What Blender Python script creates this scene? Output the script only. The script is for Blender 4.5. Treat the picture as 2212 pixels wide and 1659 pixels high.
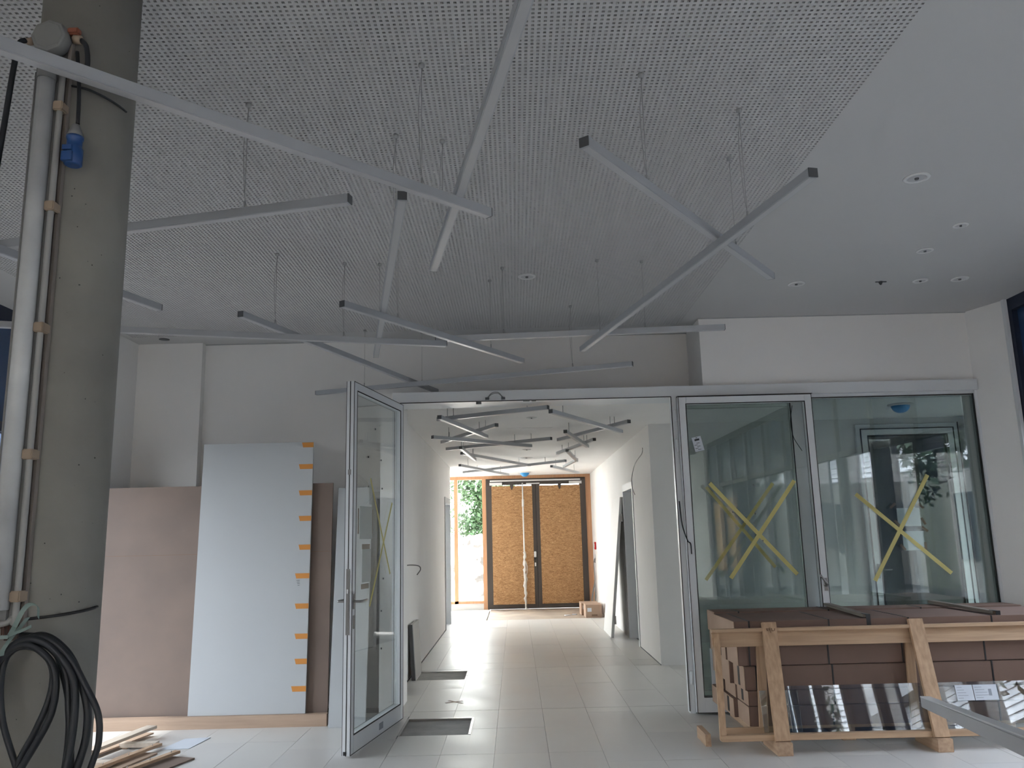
import bpy, bmesh, math, random
import numpy as np
from mathutils import Vector, Matrix
R = math.radians
random.seed(7)
scene = bpy.context.scene
for o in list(bpy.data.objects): bpy.data.objects.remove(o)
col = scene.collection

# ------------------------------------------------------------------ camera
F_PX, PITCH, ROLL, EYE = 1745.0, R(10.7), R(1.4), 1.55
cam_data = bpy.data.cameras.new('camera'); cam = bpy.data.objects.new('camera', cam_data); col.objects.link(cam)
cam_data.sensor_width = 36.0; cam_data.lens = F_PX / 2212 * 36.0
cam_data.clip_start = 0.05; cam_data.clip_end = 300
Xv = Vector((1, 0, 0)); Uv = Vector((0, -math.sin(PITCH), math.cos(PITCH))); Fv = Vector((0, math.cos(PITCH), math.sin(PITCH)))
cx = Xv * math.cos(ROLL) - Uv * math.sin(ROLL); cy = Xv * math.sin(ROLL) + Uv * math.cos(ROLL); cz = -Fv
cam.matrix_world = Matrix(((cx.x, cy.x, cz.x, 0), (cx.y, cy.y, cz.y, 0), (cx.z, cy.z, cz.z, EYE), (0, 0, 0, 1)))
scene.camera = cam

# ------------------------------------------------------------------ sky, sun, exposure
scene.view_settings.view_transform = 'Standard'; scene.view_settings.look = 'None'
scene.view_settings.gamma = 1.0; scene.view_settings.use_curve_mapping = False
scene.view_settings.exposure = 0.16
world = bpy.data.worlds.new('sky'); scene.world = world; world.use_nodes = True
wn = world.node_tree; wn.nodes.clear()
w_out = wn.nodes.new('ShaderNodeOutputWorld'); w_bg = wn.nodes.new('ShaderNodeBackground')
w_tc = wn.nodes.new('ShaderNodeTexCoord'); w_sep = wn.nodes.new('ShaderNodeSeparateXYZ'); w_ramp = wn.nodes.new('ShaderNodeValToRGB')
wn.links.new(w_tc.outputs['Generated'], w_sep.inputs[0]); wn.links.new(w_sep.outputs['Z'], w_ramp.inputs[0])
w_ramp.color_ramp.elements[0].position = 0.0; w_ramp.color_ramp.elements[0].color = (1.0, 0.985, 0.97, 1)
w_ramp.color_ramp.elements[1].position = 0.7; w_ramp.color_ramp.elements[1].color = (0.90, 0.94, 1.0, 1)
wn.links.new(w_ramp.outputs[0], w_bg.inputs['Color']); w_bg.inputs['Strength'].default_value = 24.0
wn.links.new(w_bg.outputs[0], w_out.inputs[0])
sun_d = bpy.data.lights.new('sun', 'SUN'); sun_d.energy = 10.0; sun_d.angle = R(3); sun_d.color = (1.0, 0.95, 0.87)
sun = bpy.data.objects.new('sun', sun_d); col.objects.link(sun); sun.location = (-10, 10, 20)
sun.rotation_euler = Vector((0.55, 0.10, -1.0)).to_track_quat('-Z', 'Y').to_euler()
def portal(name, loc, rot, sx, sy):
    d = bpy.data.lights.new(name, 'AREA'); d.shape = 'RECTANGLE'; d.size = sx; d.size_y = sy; d.cycles.is_portal = True
    o = bpy.data.objects.new(name, d); col.objects.link(o); o.location = loc; o.rotation_euler = rot
portal('portal_left', (-4.50, 5.75, 1.3), (0, R(-90), 0), 2.6, 3.1)
portal('portal_right', (4.90, 1.56, 1.3), (0, R(90), 0), 2.6, 11.1)
portal('portal_porch', (-3.05, 17.68, 1.5), (0, R(-90), 0), 2.8, 1.0)
portal('portal_side_room', (4.2, 12.3, 1.5), (0, R(90), 0), 2.4, 2.0)
portal('portal_rear', (0.1, -6.15, 1.75), (R(90), 0, 0), 8.7, 3.4)
portal('portal_lobby', (6.1, 8.85, 1.4), (0, R(90), 0), 2.7, 2.1)
portal('portal_left_room', (-3.25, 14.7, 1.55), (0, R(-90), 0), 2.3, 1.8)
portal('portal_end', (-1.7, 18.5, 1.5), (R(-90), 0, 0), 2.2, 2.8)

# ------------------------------------------------------------------ materials
def _tex(nt, scale, detail=4, stretch=(1, 1, 1), kind='noise'):
    tc = nt.nodes.new('ShaderNodeTexCoord'); mp = nt.nodes.new('ShaderNodeMapping')
    nt.links.new(tc.outputs['Object'], mp.inputs[0]); mp.inputs['Scale'].default_value = stretch
    if kind == 'noise':
        t = nt.nodes.new('ShaderNodeTexNoise'); t.inputs['Scale'].default_value = scale; t.inputs['Detail'].default_value = detail
    else:
        t = nt.nodes.new('ShaderNodeTexVoronoi'); t.inputs['Scale'].default_value = scale
    nt.links.new(mp.outputs[0], t.inputs['Vector'])
    return t
def mat(name, c, rough=0.6, metal=0.0, var=0.0, scale=3.0, c2=None, stretch=(1, 1, 1), bump=0.0, bscale=None, spec=0.5, lo=0.35, hi=0.65, rvar=0.0):
    m = bpy.data.materials.new(name); m.use_nodes = True; nt = m.node_tree; b = nt.nodes['Principled BSDF']
    b.inputs['Base Color'].default_value = (*c, 1); b.inputs['Roughness'].default_value = rough; b.inputs['Metallic'].default_value = metal
    b.inputs['Specular IOR Level'].default_value = spec
    if var or c2:
        t = _tex(nt, scale, 5, stretch); r = nt.nodes.new('ShaderNodeValToRGB')
        r.color_ramp.elements[0].position = lo; r.color_ramp.elements[1].position = hi
        a = c2 if c2 else tuple(max(0, x * (1 - var)) for x in c); d = c if c2 else tuple(min(1, x * (1 + var)) for x in c)
        r.color_ramp.elements[0].color = (*a, 1); r.color_ramp.elements[1].color = (*d, 1)
        nt.links.new(t.outputs[0], r.inputs[0]); nt.links.new(r.outputs[0], b.inputs['Base Color'])
        if rvar:
            mr = nt.nodes.new('ShaderNodeMapRange'); mr.inputs['To Min'].default_value = rough - rvar; mr.inputs['To Max'].default_value = rough + rvar
            mr.inputs['From Min'].default_value = .3; mr.inputs['From Max'].default_value = .7
            nt.links.new(t.outputs[0], mr.inputs[0]); nt.links.new(mr.outputs[0], b.inputs['Roughness'])
    if bump:
        t2 = _tex(nt, bscale or scale * 4, 3, stretch); bp = nt.nodes.new('ShaderNodeBump')
        bp.inputs['Strength'].default_value = bump; bp.inputs['Distance'].default_value = 0.01
        nt.links.new(t2.outputs[0], bp.inputs['Height']); nt.links.new(bp.outputs[0], b.inputs['Normal'])
    return m
def glass(name, tint, f=1.5, rough=0.0):
    m = bpy.data.materials.new(name); m.use_nodes = True; nt = m.node_tree; nt.nodes.clear()
    o = nt.nodes.new('ShaderNodeOutputMaterial'); mx = nt.nodes.new('ShaderNodeMixShader'); tr = nt.nodes.new('ShaderNodeBsdfTransparent')
    gl = nt.nodes.new('ShaderNodeBsdfGlossy'); fr = nt.nodes.new('ShaderNodeFresnel'); ge = nt.nodes.new('ShaderNodeNewGeometry'); im = nt.nodes.new('ShaderNodeMapRange')
    im.inputs['To Min'].default_value = f; im.inputs['To Max'].default_value = 1 / f      # same reflection from both faces of the thin pane
    nt.links.new(ge.outputs['Backfacing'], im.inputs[0]); nt.links.new(im.outputs[0], fr.inputs['IOR'])
    tr.inputs['Color'].default_value = (*tint, 1); gl.inputs['Roughness'].default_value = rough
    nt.links.new(fr.outputs[0], mx.inputs[0]); nt.links.new(tr.outputs[0], mx.inputs[1]); nt.links.new(gl.outputs[0], mx.inputs[2]); nt.links.new(mx.outputs[0], o.inputs[0])
    return m
def layered_wood(name, a, b, along=0):
    st = [14, 14, 14]; st[along] = 0.8
    return mat(name, a, 0.65, c2=b, scale=3.0, stretch=tuple(st), lo=.3, hi=.7, bump=.06, bscale=6)
M = {}
M['wall'] = mat('white_wall_paint', (0.84, 0.825, 0.81), 0.85, var=0.015, scale=1.5, bump=0.02, bscale=180)
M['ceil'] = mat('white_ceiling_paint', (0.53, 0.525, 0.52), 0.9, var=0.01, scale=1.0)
M['felt'] = mat('black_acoustic_felt', (0.02, 0.02, 0.02), 0.95)
M['tile'] = mat('pale_stone_tile', (0.69, 0.67, 0.635), 0.36, c2=(0.60, 0.583, 0.55), scale=1.6, lo=.2, hi=.8, bump=0.05, bscale=9, rvar=0.05)
M['tile2'] = mat('pale_stone_tile_warm', (0.70, 0.68, 0.64), 0.36, c2=(0.61, 0.59, 0.555), scale=2.1, lo=.2, hi=.8, bump=0.05, bscale=9, rvar=0.05)
M['tile3'] = mat('pale_stone_tile_grey', (0.675, 0.655, 0.625), 0.36, c2=(0.585, 0.565, 0.54), scale=1.9, lo=.2, hi=.8, bump=0.05, bscale=9, rvar=0.05)
M['screed'] = mat('grey_screed', (0.40, 0.39, 0.37), 0.8, var=0.12, scale=6)
M['dust'] = mat('brown_dusty_subfloor', (0.40, 0.33, 0.26), 0.7, c2=(0.30, 0.245, 0.20), scale=2.5)
M['alu'] = mat('powder_coated_white_frame', (0.72, 0.74, 0.76), 0.35, 0.0, var=0.01, scale=2)
M['profile'] = mat('satin_aluminium', (0.43, 0.445, 0.47), 0.42, 0.2, var=0.02, scale=4)
M['cap'] = mat('dark_end_cap', (0.09, 0.095, 0.10), 0.5)
M['diffuser'] = mat('opal_diffuser', (0.50, 0.50, 0.51), 0.30)
M['steel'] = mat('brushed_steel', (0.32, 0.31, 0.30), 0.3, 0.9)
M['wire'] = mat('grey_suspension_cable', (0.38, 0.38, 0.38), 0.5, 0.3)
M['gasket'] = mat('black_gasket', (0.012, 0.012, 0.012), 0.6)
M['glass'] = glass('clear_glass', (0.93, 0.95, 0.94), 1.5)
M['glassg'] = glass('greenish_insulating_glass', (0.585, 0.64, 0.63), 2.35)
M['glassn'] = glass('blue_tinted_solar_glass', (0.58, 0.605, 0.64), 1.5)
M['glassr'] = glass('grey_tinted_street_glass', (0.84, 0.835, 0.825), 1.5)
M['glassl'] = glass('lightly_tinted_glass', (0.53, 0.55, 0.57), 1.5)
M['glassm'] = glass('hazy_glass', (0.80, 0.82, 0.82), 1.5)
M['sheetglass'] = glass('stacked_glass_sheet', (0.90, 0.93, 0.92), 2.4)
M['bluepanel'] = mat('deep_blue_glazed_panel', (0.035, 0.075, 0.16), 0.25)
M['navy'] = mat('navy_window_frame', (0.014, 0.022, 0.045), 0.5)
M['concrete'] = mat('smooth_concrete', (0.27, 0.26, 0.235), 0.8, c2=(0.20, 0.193, 0.175), scale=3.5, lo=.25, hi=.75, bump=.08, bscale=30)
M['concrete_dark'] = mat('concrete_blowhole', (0.06, 0.058, 0.052), 0.9)
M['hardboard'] = mat('brown_hardboard', (0.235, 0.17, 0.135), 0.6, c2=(0.175, 0.13, 0.108), scale=2.2, lo=.25, hi=.8)
M['board'] = mat('white_melamine_board', (0.46, 0.48, 0.495), 0.4, var=0.01, scale=1)
M['edge'] = mat('chipboard_edge', (0.50, 0.40, 0.30), 0.8, var=.1, scale=30)
M['tape'] = mat('ochre_masking_tape', (0.60, 0.24, 0.045), 0.6)
M['ytape'] = mat('yellow_masking_tape', (0.60, 0.53, 0.20), 0.6)
M['timber'] = layered_wood('pale_timber', (0.46, 0.33, 0.24), (0.37, 0.26, 0.19), 0)
M['pinex'] = layered_wood('pine_board_long_x', (0.56, 0.38, 0.24), (0.42, 0.275, 0.17), 0)
M['pinez'] = layered_wood('pine_board_long_z', (0.56, 0.37, 0.23), (0.40, 0.255, 0.15), 2)
M['piney'] = layered_wood('pine_board_long_y', (0.55, 0.38, 0.25), (0.40, 0.26, 0.17), 1)
M['birch'] = layered_wood('pale_lath', (0.62, 0.54, 0.45), (0.52, 0.44, 0.36), 1)
M['joint'] = mat('grey_tile_joint', (0.17, 0.165, 0.155), 0.9)
M['knot'] = mat('dark_wood_knot', (0.16, 0.08, 0.04), 0.7)
M['greybatten'] = layered_wood('weathered_grey_batten', (0.26, 0.22, 0.18), (0.15, 0.13, 0.11), 1)
M['carton'] = mat('brown_cardboard', (0.195, 0.122, 0.094), 0.75, c2=(0.162, 0.102, 0.079), scale=2.0, lo=.3, hi=.7)
M['cartonend'] = mat('cardboard_end_flap', (0.42, 0.29, 0.21), 0.75, c2=(0.36, 0.24, 0.17), scale=3)
M['strap'] = mat('black_plastic_strap', (0.014, 0.014, 0.016), 0.45)
M['frame_orange'] = layered_wood('larch_frame', (0.62, 0.34, 0.19), (0.52, 0.27, 0.14), 2)
M['brownmetal'] = mat('dark_brown_door_metal', (0.055, 0.044, 0.038), 0.45)
M['white'] = mat('white_plastic', (0.72, 0.72, 0.71), 0.4)
M['greyplastic'] = mat('grey_plastic', (0.22, 0.22, 0.215), 0.5)
M['tubeglass'] = mat('milky_tube_cover', (0.64, 0.65, 0.65), 0.25, c2=(0.46, 0.47, 0.48), scale=5, lo=.35, hi=.7)
M['brownchannel'] = mat('brown_cable_channel', (0.075, 0.05, 0.04), 0.6)
M['pipe'] = mat('pale_conduit', (0.22, 0.19, 0.17), 0.5)
M['greypipe'] = mat('grey_plastic_pipe', (0.34, 0.335, 0.32), 0.45)
M['beige'] = mat('beige_clip', (0.34, 0.26, 0.19), 0.6)
M['orange'] = mat('dull_orange_tape', (0.30, 0.10, 0.06), 0.6)
M['cable'] = mat('black_rubber_cable', (0.014, 0.017, 0.022), 0.45)
M['bluecap'] = mat('blue_plastic', (0.02, 0.07, 0.22), 0.4)
M['blue'] = mat('bright_blue_film', (0.03, 0.28, 0.62), 0.35)
M['strapgreen'] = mat('pale_green_strapping', (0.20, 0.27, 0.25), 0.4)
M['rust'] = mat('rusty_hook', (0.13, 0.05, 0.03), 0.7)
M['red'] = mat('red_call_point', (0.50, 0.02, 0.02), 0.4)
M['paper'] = mat('white_paper', (0.62, 0.65, 0.70), 0.8)
M['paperclear'] = mat('pale_grey_paper', (0.50, 0.54, 0.56), 0.8)
M['ink'] = mat('dark_print', (0.05, 0.05, 0.06), 0.8)
M['inkgrey'] = mat('faint_print', (0.30, 0.32, 0.36), 0.8)
M['browntape'] = mat('brown_parcel_tape', (0.20, 0.12, 0.075), 0.5)
M['doorgrey'] = mat('primed_grey_door', (0.40, 0.41, 0.41), 0.6)
M['lid'] = mat('pale_lid', (0.45, 0.44, 0.42), 0.6)
M['wrap'] = mat('milky_plastic_wrap', (0.66, 0.64, 0.60), 0.35)
M['dirt'] = mat('pale_gravel_heap', (0.34, 0.29, 0.25), 0.95, c2=(0.036, 0.029, 0.024), scale=2.6, lo=.40, hi=.52, bump=.5, bscale=6)
M['ground'] = mat('pale_gravel_ground', (0.48, 0.46, 0.43), 0.95, var=.15, scale=2)
M['asphalt'] = mat('dark_asphalt', (0.085, 0.085, 0.085), 0.9, var=.15, scale=3)
M['leaf'] = mat('green_leaves', (0.05, 0.10, 0.035), 0.7, c2=(0.025, 0.06, 0.02), scale=2.0)
M['leafd'] = mat('dark_green_leaves', (0.035, 0.07, 0.03), 0.6, c2=(0.02, 0.045, 0.02), scale=2.0)
M['bark'] = mat('bark', (0.10, 0.075, 0.055), 0.9, var=.2, scale=8)
M['siding'] = mat('white_lap_siding', (0.78, 0.79, 0.80), 0.7)
M['slate'] = mat('slate_blue_facade', (0.030, 0.055, 0.115), 0.7, var=.1, scale=1)
M['cladding'] = mat('orange_timber_cladding', (0.50, 0.30, 0.12), 0.7, var=.15, scale=4)
M['darkwin'] = mat('dark_window_pane', (0.02, 0.03, 0.04), 0.1)
M['roof'] = mat('grey_roof', (0.18, 0.18, 0.18), 0.8)
# oriented strand board: small flakes in several tones
m = mat('oriented_strand_board', (0.5, 0.28, 0.12), 0.65); nt = m.node_tree; b = nt.nodes['Principled BSDF']
n1 = _tex(nt, 5.0, 3, (1.0, 1, 3.4)); n2 = _tex(nt, 30, 2, (1, 1, 3.0)); n1.inputs['Distortion'].default_value = 3.0; n2.inputs['Distortion'].default_value = 2.2
mx = nt.nodes.new('ShaderNodeMix'); mx.data_type = 'FLOAT'; mx.inputs[0].default_value = 0.62
nt.links.new(n1.outputs[0], mx.inputs[2]); nt.links.new(n2.outputs[0], mx.inputs[3])
rp = nt.nodes.new('ShaderNodeValToRGB'); rp.color_ramp.elements[0].position = .36; rp.color_ramp.elements[0].color = (0.16, 0.07, 0.025, 1)
rp.color_ramp.elements[1].position = .66; rp.color_ramp.elements[1].color = (0.60, 0.38, 0.20, 1)
e = rp.color_ramp.elements.new(.47); e.color = (0.34, 0.175, 0.07, 1); e = rp.color_ramp.elements.new(.56); e.color = (0.42, 0.235, 0.105, 1)
nt.links.new(mx.outputs[0], rp.inputs[0]); nt.links.new(rp.outputs[0], b.inputs['Base Color']); M['osb'] = m

# ------------------------------------------------------------------ helpers
def setp(o, label=None, cat=None, group=None, kind=None):
    if label: o['label'] = label
    if cat: o['category'] = cat
    if group: o['group'] = group
    if kind: o['kind'] = kind
    return o
def thing(name, loc, label, cat, group=None, kind=None, rz=0):
    o = bpy.data.objects.new(name, None); col.objects.link(o); o.location = loc; o.rotation_euler = (0, 0, rz); o.empty_display_size = .1
    return setp(o, label, cat, group, kind)
def offset_of(o):
    v = Vector((0, 0, 0))
    while o is not None: v += o.location; o = o.parent
    return v
class MB:
    """collects shapes, builds ONE mesh object"""
    def __init__(s): s.v = []; s.f = []; s.sm = []
    def add(s, vs, fs, smooth=False):
        n = len(s.v); s.v += [tuple(v) for v in vs]; s.f += [tuple(i + n for i in f) for f in fs]; s.sm += [smooth] * len(fs); return s
    def box(s, x0, x1, y0, y1, z0, z1):
        return s.add([(x0, y0, z0), (x1, y0, z0), (x1, y1, z0), (x0, y1, z0), (x0, y0, z1), (x1, y0, z1), (x1, y1, z1), (x0, y1, z1)],
                     [(0, 3, 2, 1), (4, 5, 6, 7), (0, 1, 5, 4), (1, 2, 6, 5), (2, 3, 7, 6), (3, 0, 4, 7)])
    def obox(s, o, a, b, c):
        o, a, b, c = map(Vector, (o, a, b, c))
        if a.cross(b).dot(c) < 0: a, b = b, a
        return s.add([o, o + a, o + a + b, o + b, o + c, o + a + c, o + a + b + c, o + b + c],
                     [(0, 3, 2, 1), (4, 5, 6, 7), (0, 1, 5, 4), (1, 2, 6, 5), (2, 3, 7, 6), (3, 0, 4, 7)])
    def bar(s, p, q, w, h, up=(0, 0, 1)):
        """rectangular bar along p-q, width w sideways, height h along up"""
        p, q, up = map(Vector, (p, q, up)); d = (q - p).normalized(); sd = d.cross(up).normalized(); u = sd.cross(d).normalized()
        return s.obox(p - sd * w / 2 - u * h / 2, q - p, sd * w, u * h)
    def tube(s, pts, r, n=8, cap=True):
        pts = [Vector(p) for p in pts]; rings = []; ref = Vector((0.13, 0.21, 0.97))
        for i, p in enumerate(pts):
            d = (pts[min(i + 1, len(pts) - 1)] - pts[max(i - 1, 0)]).normalized()
            a = d.cross(ref)
            if a.length < 0.05: a = d.cross(Vector((1, 0, 0)))
            a.normalize(); bb = d.cross(a); rr = r[i] if isinstance(r, (list, tuple)) else r
            rings.append([p + (a * math.cos(2 * math.pi * k / n) + bb * math.sin(2 * math.pi * k / n)) * rr for k in range(n)])
        vs = [v for rg in rings for v in rg]
        fs = [(i * n + k, i * n + (k + 1) % n, (i + 1) * n + (k + 1) % n, (i + 1) * n + k) for i in range(len(pts) - 1) for k in range(n)]
        s.add(vs, fs, True)
        if cap:
            m0 = len(s.v) - len(vs)
            s.f += [tuple(m0 + k for k in range(n)), tuple(m0 + (len(pts) - 1) * n + n - 1 - k for k in range(n))]; s.sm += [False, False]
        return s
    def lathe(s, c, prof, n=20, axis='z'):
        """prof: list of (radius, height)"""
        c = Vector(c); vs = []
        for (r, h) in prof:
            for k in range(n):
                a = 2 * math.pi * k / n; u, v = r * math.cos(a), r * math.sin(a)
                vs.append(c + (Vector((u, v, h)) if axis == 'z' else Vector((u, h, v)) if axis == 'y' else Vector((h, u, v))))
        fs = [(i * n + k, i * n + (k + 1) % n, (i + 1) * n + (k + 1) % n, (i + 1) * n + k) for i in range(len(prof) - 1) for k in range(n)]
        s.add(vs, fs, True)
        m0 = len(s.v) - len(vs)
        s.f += [tuple(m0 + n - 1 - k for k in range(n)), tuple(m0 + (len(prof) - 1) * n + k for k in range(n))]; s.sm += [False, False]
        return s
    def ring(s, x0, x1, z0, z1, t, y0, y1, tb=None):
        """rectangular frame in the xz plane, members t wide (bottom tb)"""
        tb = t if tb is None else tb
        s.box(x0, x0 + t, y0, y1, z0, z1); s.box(x1 - t, x1, y0, y1, z0, z1); s.box(x0 + t, x1 - t, y0, y1, z1 - t, z1); s.box(x0 + t, x1 - t, y0, y1, z0, z0 + tb)
        return s
    def build(s, name, m, parent=None, local=False, bevel=0, mesh_only=False):
        off = Vector((0, 0, 0)) if local or parent is None else offset_of(parent)
        me = bpy.data.meshes.new(name); me.from_pydata([tuple(Vector(v) - off) for v in s.v], [], s.f)
        me.polygons.foreach_set('use_smooth', s.sm); me.update(); me.materials.append(m)
        bm = bmesh.new(); bm.from_mesh(me); bmesh.ops.recalc_face_normals(bm, faces=bm.faces)
        if bevel: bmesh.ops.bevel(bm, geom=[e for e in bm.edges if len(e.link_faces) == 2 and e.calc_face_angle(0) > 0.6], offset=bevel, segments=2, affect='EDGES')
        bm.to_mesh(me); bm.free()
        o = bpy.data.objects.new(name, me); col.objects.link(o)
        if parent: o.parent = parent
        return o
def struct(o): o['kind'] = 'structure'; return o
def curve_pts(ctrl, n=40):
    """Catmull-Rom through control points"""
    c = [Vector(p) for p in ctrl]; c = [2 * c[0] - c[1]] + c + [2 * c[-1] - c[-2]]; out = []
    segs = len(c) - 3
    for i in range(segs):
        k = max(2, n // segs)
        for j in range(k):
            t = j / k; p0, p1, p2, p3 = c[i:i + 4]
            out.append(0.5 * ((2 * p1) + (p2 - p0) * t + (2 * p0 - 5 * p1 + 4 * p2 - p3) * t * t + (3 * p1 - p0 - 3 * p2 + p3) * t ** 3))
    out.append(c[-2]); return out

# ------------------------------------------------------------------ the room shell
ZC, ZK = 3.56, 2.90         # hall ceiling, corridor ceiling
TH = 0.25
floor = struct(thing('floor', (0, 0, 0), None, None))
MB().box(-4.6, 4.8, -6.4, 18.6, -0.30, -0.045).box(4.8, 6.2, 7.2, 12.8, -0.30, -0.045).build('subfloor', M['screed'], floor)
PITS = [(-0.99, -0.40, 6.88, 7.49), (-1.16, -0.61, 9.46, 10.04)]
def clip(rects, hole):
    out = []
    for (a, b, c, d) in rects:
        e, f_, g, h = hole
        if e >= b or f_ <= a or g >= d or h <= c: out.append((a, b, c, d)); continue
        if a < e: out.append((a, e, c, d))
        if f_ < b: out.append((f_, b, c, d))
        m0, m1 = max(a, e), min(b, f_)
        if c < g: out.append((m0, m1, c, g))
        if h < d: out.append((m0, m1, h, d))
    return out
def room_ok(xc, yc):
    if yc < 7.5: return -4.25 < xc < 4.55
    if yc < 10.1: return -1.24 < xc < 5.85 or (yc < 8.07 and -3.76 < xc < -1.2)
    if yc < 15.66: return -1.24 < xc < 1.7
    return False
rest = MB(); TP = 0.395; G = 0.0016; rr = random.Random(3); ntile = 0
for i in range(-11, 16):
    x0 = -0.193 + TP * i; x1 = x0 + TP
    offs = rr.choice([0.0, 0.26, 0.52])
    cuts = [-6.0]; y = -6.0 + 0.8 - offs
    while y < 7.80 - 0.15: cuts.append(y); y += 0.80
    cuts.append(7.80)
    cuts += [7.80 + [0.0, .32, .47][i % 3] + .79 * k for k in range(1, 3) if 7.80 + [0.0, .32, .47][i % 3] + .79 * k < 10.05]; cuts.append(10.16)
    y = 10.16 + 0.8 - offs * .7
    while y < 15.75: cuts.append(y); y += 0.80
    cuts.append(15.90)
    for a, b_ in zip(cuts[:-1], cuts[1:]):
        gx = 0.0022
        gy0 = 0.0035 if (abs(a - 7.8) < .01 or abs(a - 10.16) < .01) else G / 2; gy1 = 0.0035 if (abs(b_ - 7.8) < .01 or abs(b_ - 10.16) < .01) else G / 2
        xa, xb = x0 + gx / 2, x1 - gx / 2
        if a >= 7.4 and a < 10.0 and x0 < -1.24 < x1 and b_ > 8.1: xa = max(xa, -1.24)
        if not room_ok((x0 + x1) / 2, (a + b_) / 2): 
            if not (room_ok(x0 + .02, (a + b_) / 2) or room_ok(x1 - .02, (a + b_) / 2)): continue
        rects = [(xa, xb, a + gy0, b_ - gy1)]
        for h in PITS: rects = clip(rects, h)
        if b_ > 5.4 and ntile < 285 and -3.4 < x0 < 5.9:
            mb = MB()
            for r_ in rects:
                if r_[1] - r_[0] > .01 and r_[3] - r_[2] > .01: mb.box(*r_[:4], -0.04, rr.uniform(-0.0006, 0.0006))
            if mb.v: mb.build('tile', M[rr.choice(['tile', 'tile2', 'tile3'])], floor); ntile += 1
        else:
            for r_ in rects: rest.box(*r_[:4], -0.04, 0)
o = rest.build('far_tiles', M['tile'], floor); o['kind'] = 'stuff'
MB().box(-4.6, 5.9, -6.4, 12.8, -0.045, -0.020).build('joint_bed', M['joint'], floor)
MB().box(-1.24, 1.7, 12.8, 15.9, -0.045, -0.041).build('joint_bed', M['joint'], floor)
MB().box(-0.585, 1.72, 15.905, 18.3, -0.045, -0.008).build('entrance_subfloor', M['dust'], floor)
MB().box(-2.9, -0.60, 15.905, 17.2, -0.045, 0).build('tile', M['tile'], floor); MB().box(-2.9, -0.60, 17.205, 18.3, -0.045, 0).build('tile', M['tile2'], floor)
for pt in PITS: MB().box(pt[0], pt[1], pt[2], pt[3], -.02, -.016).build('pit_base', M['screed'], floor)
MB().box(-0.99, -0.97, 6.88, 7.49, -0.045, 0.004).box(-0.42, -0.40, 6.88, 7.49, -0.045, 0.004).box(-0.97, -0.42, 7.47, 7.49, -0.045, 0.004).build('access_frame', M['steel'], floor)

def S(name, mb, m='wall', parent=None): 
    o = mb.build(name, M[m], parent)
    if parent is None: struct(o)
    return o
# end wall of the hall: left part at y 8.07, door portal at 7.5, right part above the glazing
S('wall_hall_end', MB().box(-3.76, -1.24, 8.07, 8.07 + TH, 0, ZC).box(-1.24, 1.80, 8.07, 8.32, 2.9, ZC)
  .box(1.80, 4.36, 7.50, 7.60, 2.90, ZC).box(1.80, 1.90, 7.60, 8.32, 2.9, ZC).box(4.36, 4.9, 7.50, 7.75, 0, ZC))
S('wall_pier', MB().box(-3.79, -3.132, 7.98, 8.10, 0, ZC))
S('wall_left', MB().box(-4.0, -3.785, 7.42, 8.32, 0, ZC).box(-4.5, -4.0, 7.42, 7.75, 0, ZC).box(-4.5, -4.25, 7.30, 7.42, 0, ZC).box(-4.5, -4.25, -6.2, 4.2, 0, ZC))
S('wall_right', MB().add([(4.35, 7.50, 0), (4.49, 7.12, 0), (4.75, 7.12, 0), (4.75, 7.50, 0), (4.35, 7.50, ZC), (4.49, 7.12, ZC), (4.75, 7.12, ZC), (4.75, 7.50, ZC)],
   [(0, 3, 2, 1), (4, 5, 6, 7), (0, 1, 5, 4), (1, 2, 6, 5), (2, 3, 7, 6), (3, 0, 4, 7)]).box(4.49, 4.75, -6.2, -4.0, 0, ZC))
S('trim_1', MB().box(4.475, 4.505, 7.085, 7.125, 0, ZC), 'alu')
# ceiling of the hall: plain margins around one perforated field
PX0, PY0, NX, NY, PT = -3.72, -0.55, 215, 330, 0.025
PX1, PY1 = PX0 + NX * PT, PY0 + NY * PT
ceiling = struct(thing('ceiling', (0, 0, ZC), None, None))
MB().box(-4.5, PX0, -6.2, 8.32, ZC, ZC + .01).box(PX1, 4.75, -6.2, 7.60, ZC, ZC + .01).box(PX1, 1.90, 7.6, 8.32, ZC, ZC + .01).box(PX0, PX1, -6.2, PY0, ZC, ZC + .01).box(PX0, PX1, PY1, 8.32, ZC, ZC + .01).build('plain_margin', M['ceil'], ceiling)
MB().box(-4.7, 4.95, -6.4, 8.5, ZC + .05, ZC + .35).build('roof_slab', M['roof'], ceiling)
MB().box(PX0 - .05, PX1 + .05, PY0 - .05, PY1 + .05, ZC + .02, ZC + .03).build('acoustic_felt', M['felt'], ceiling)
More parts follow.
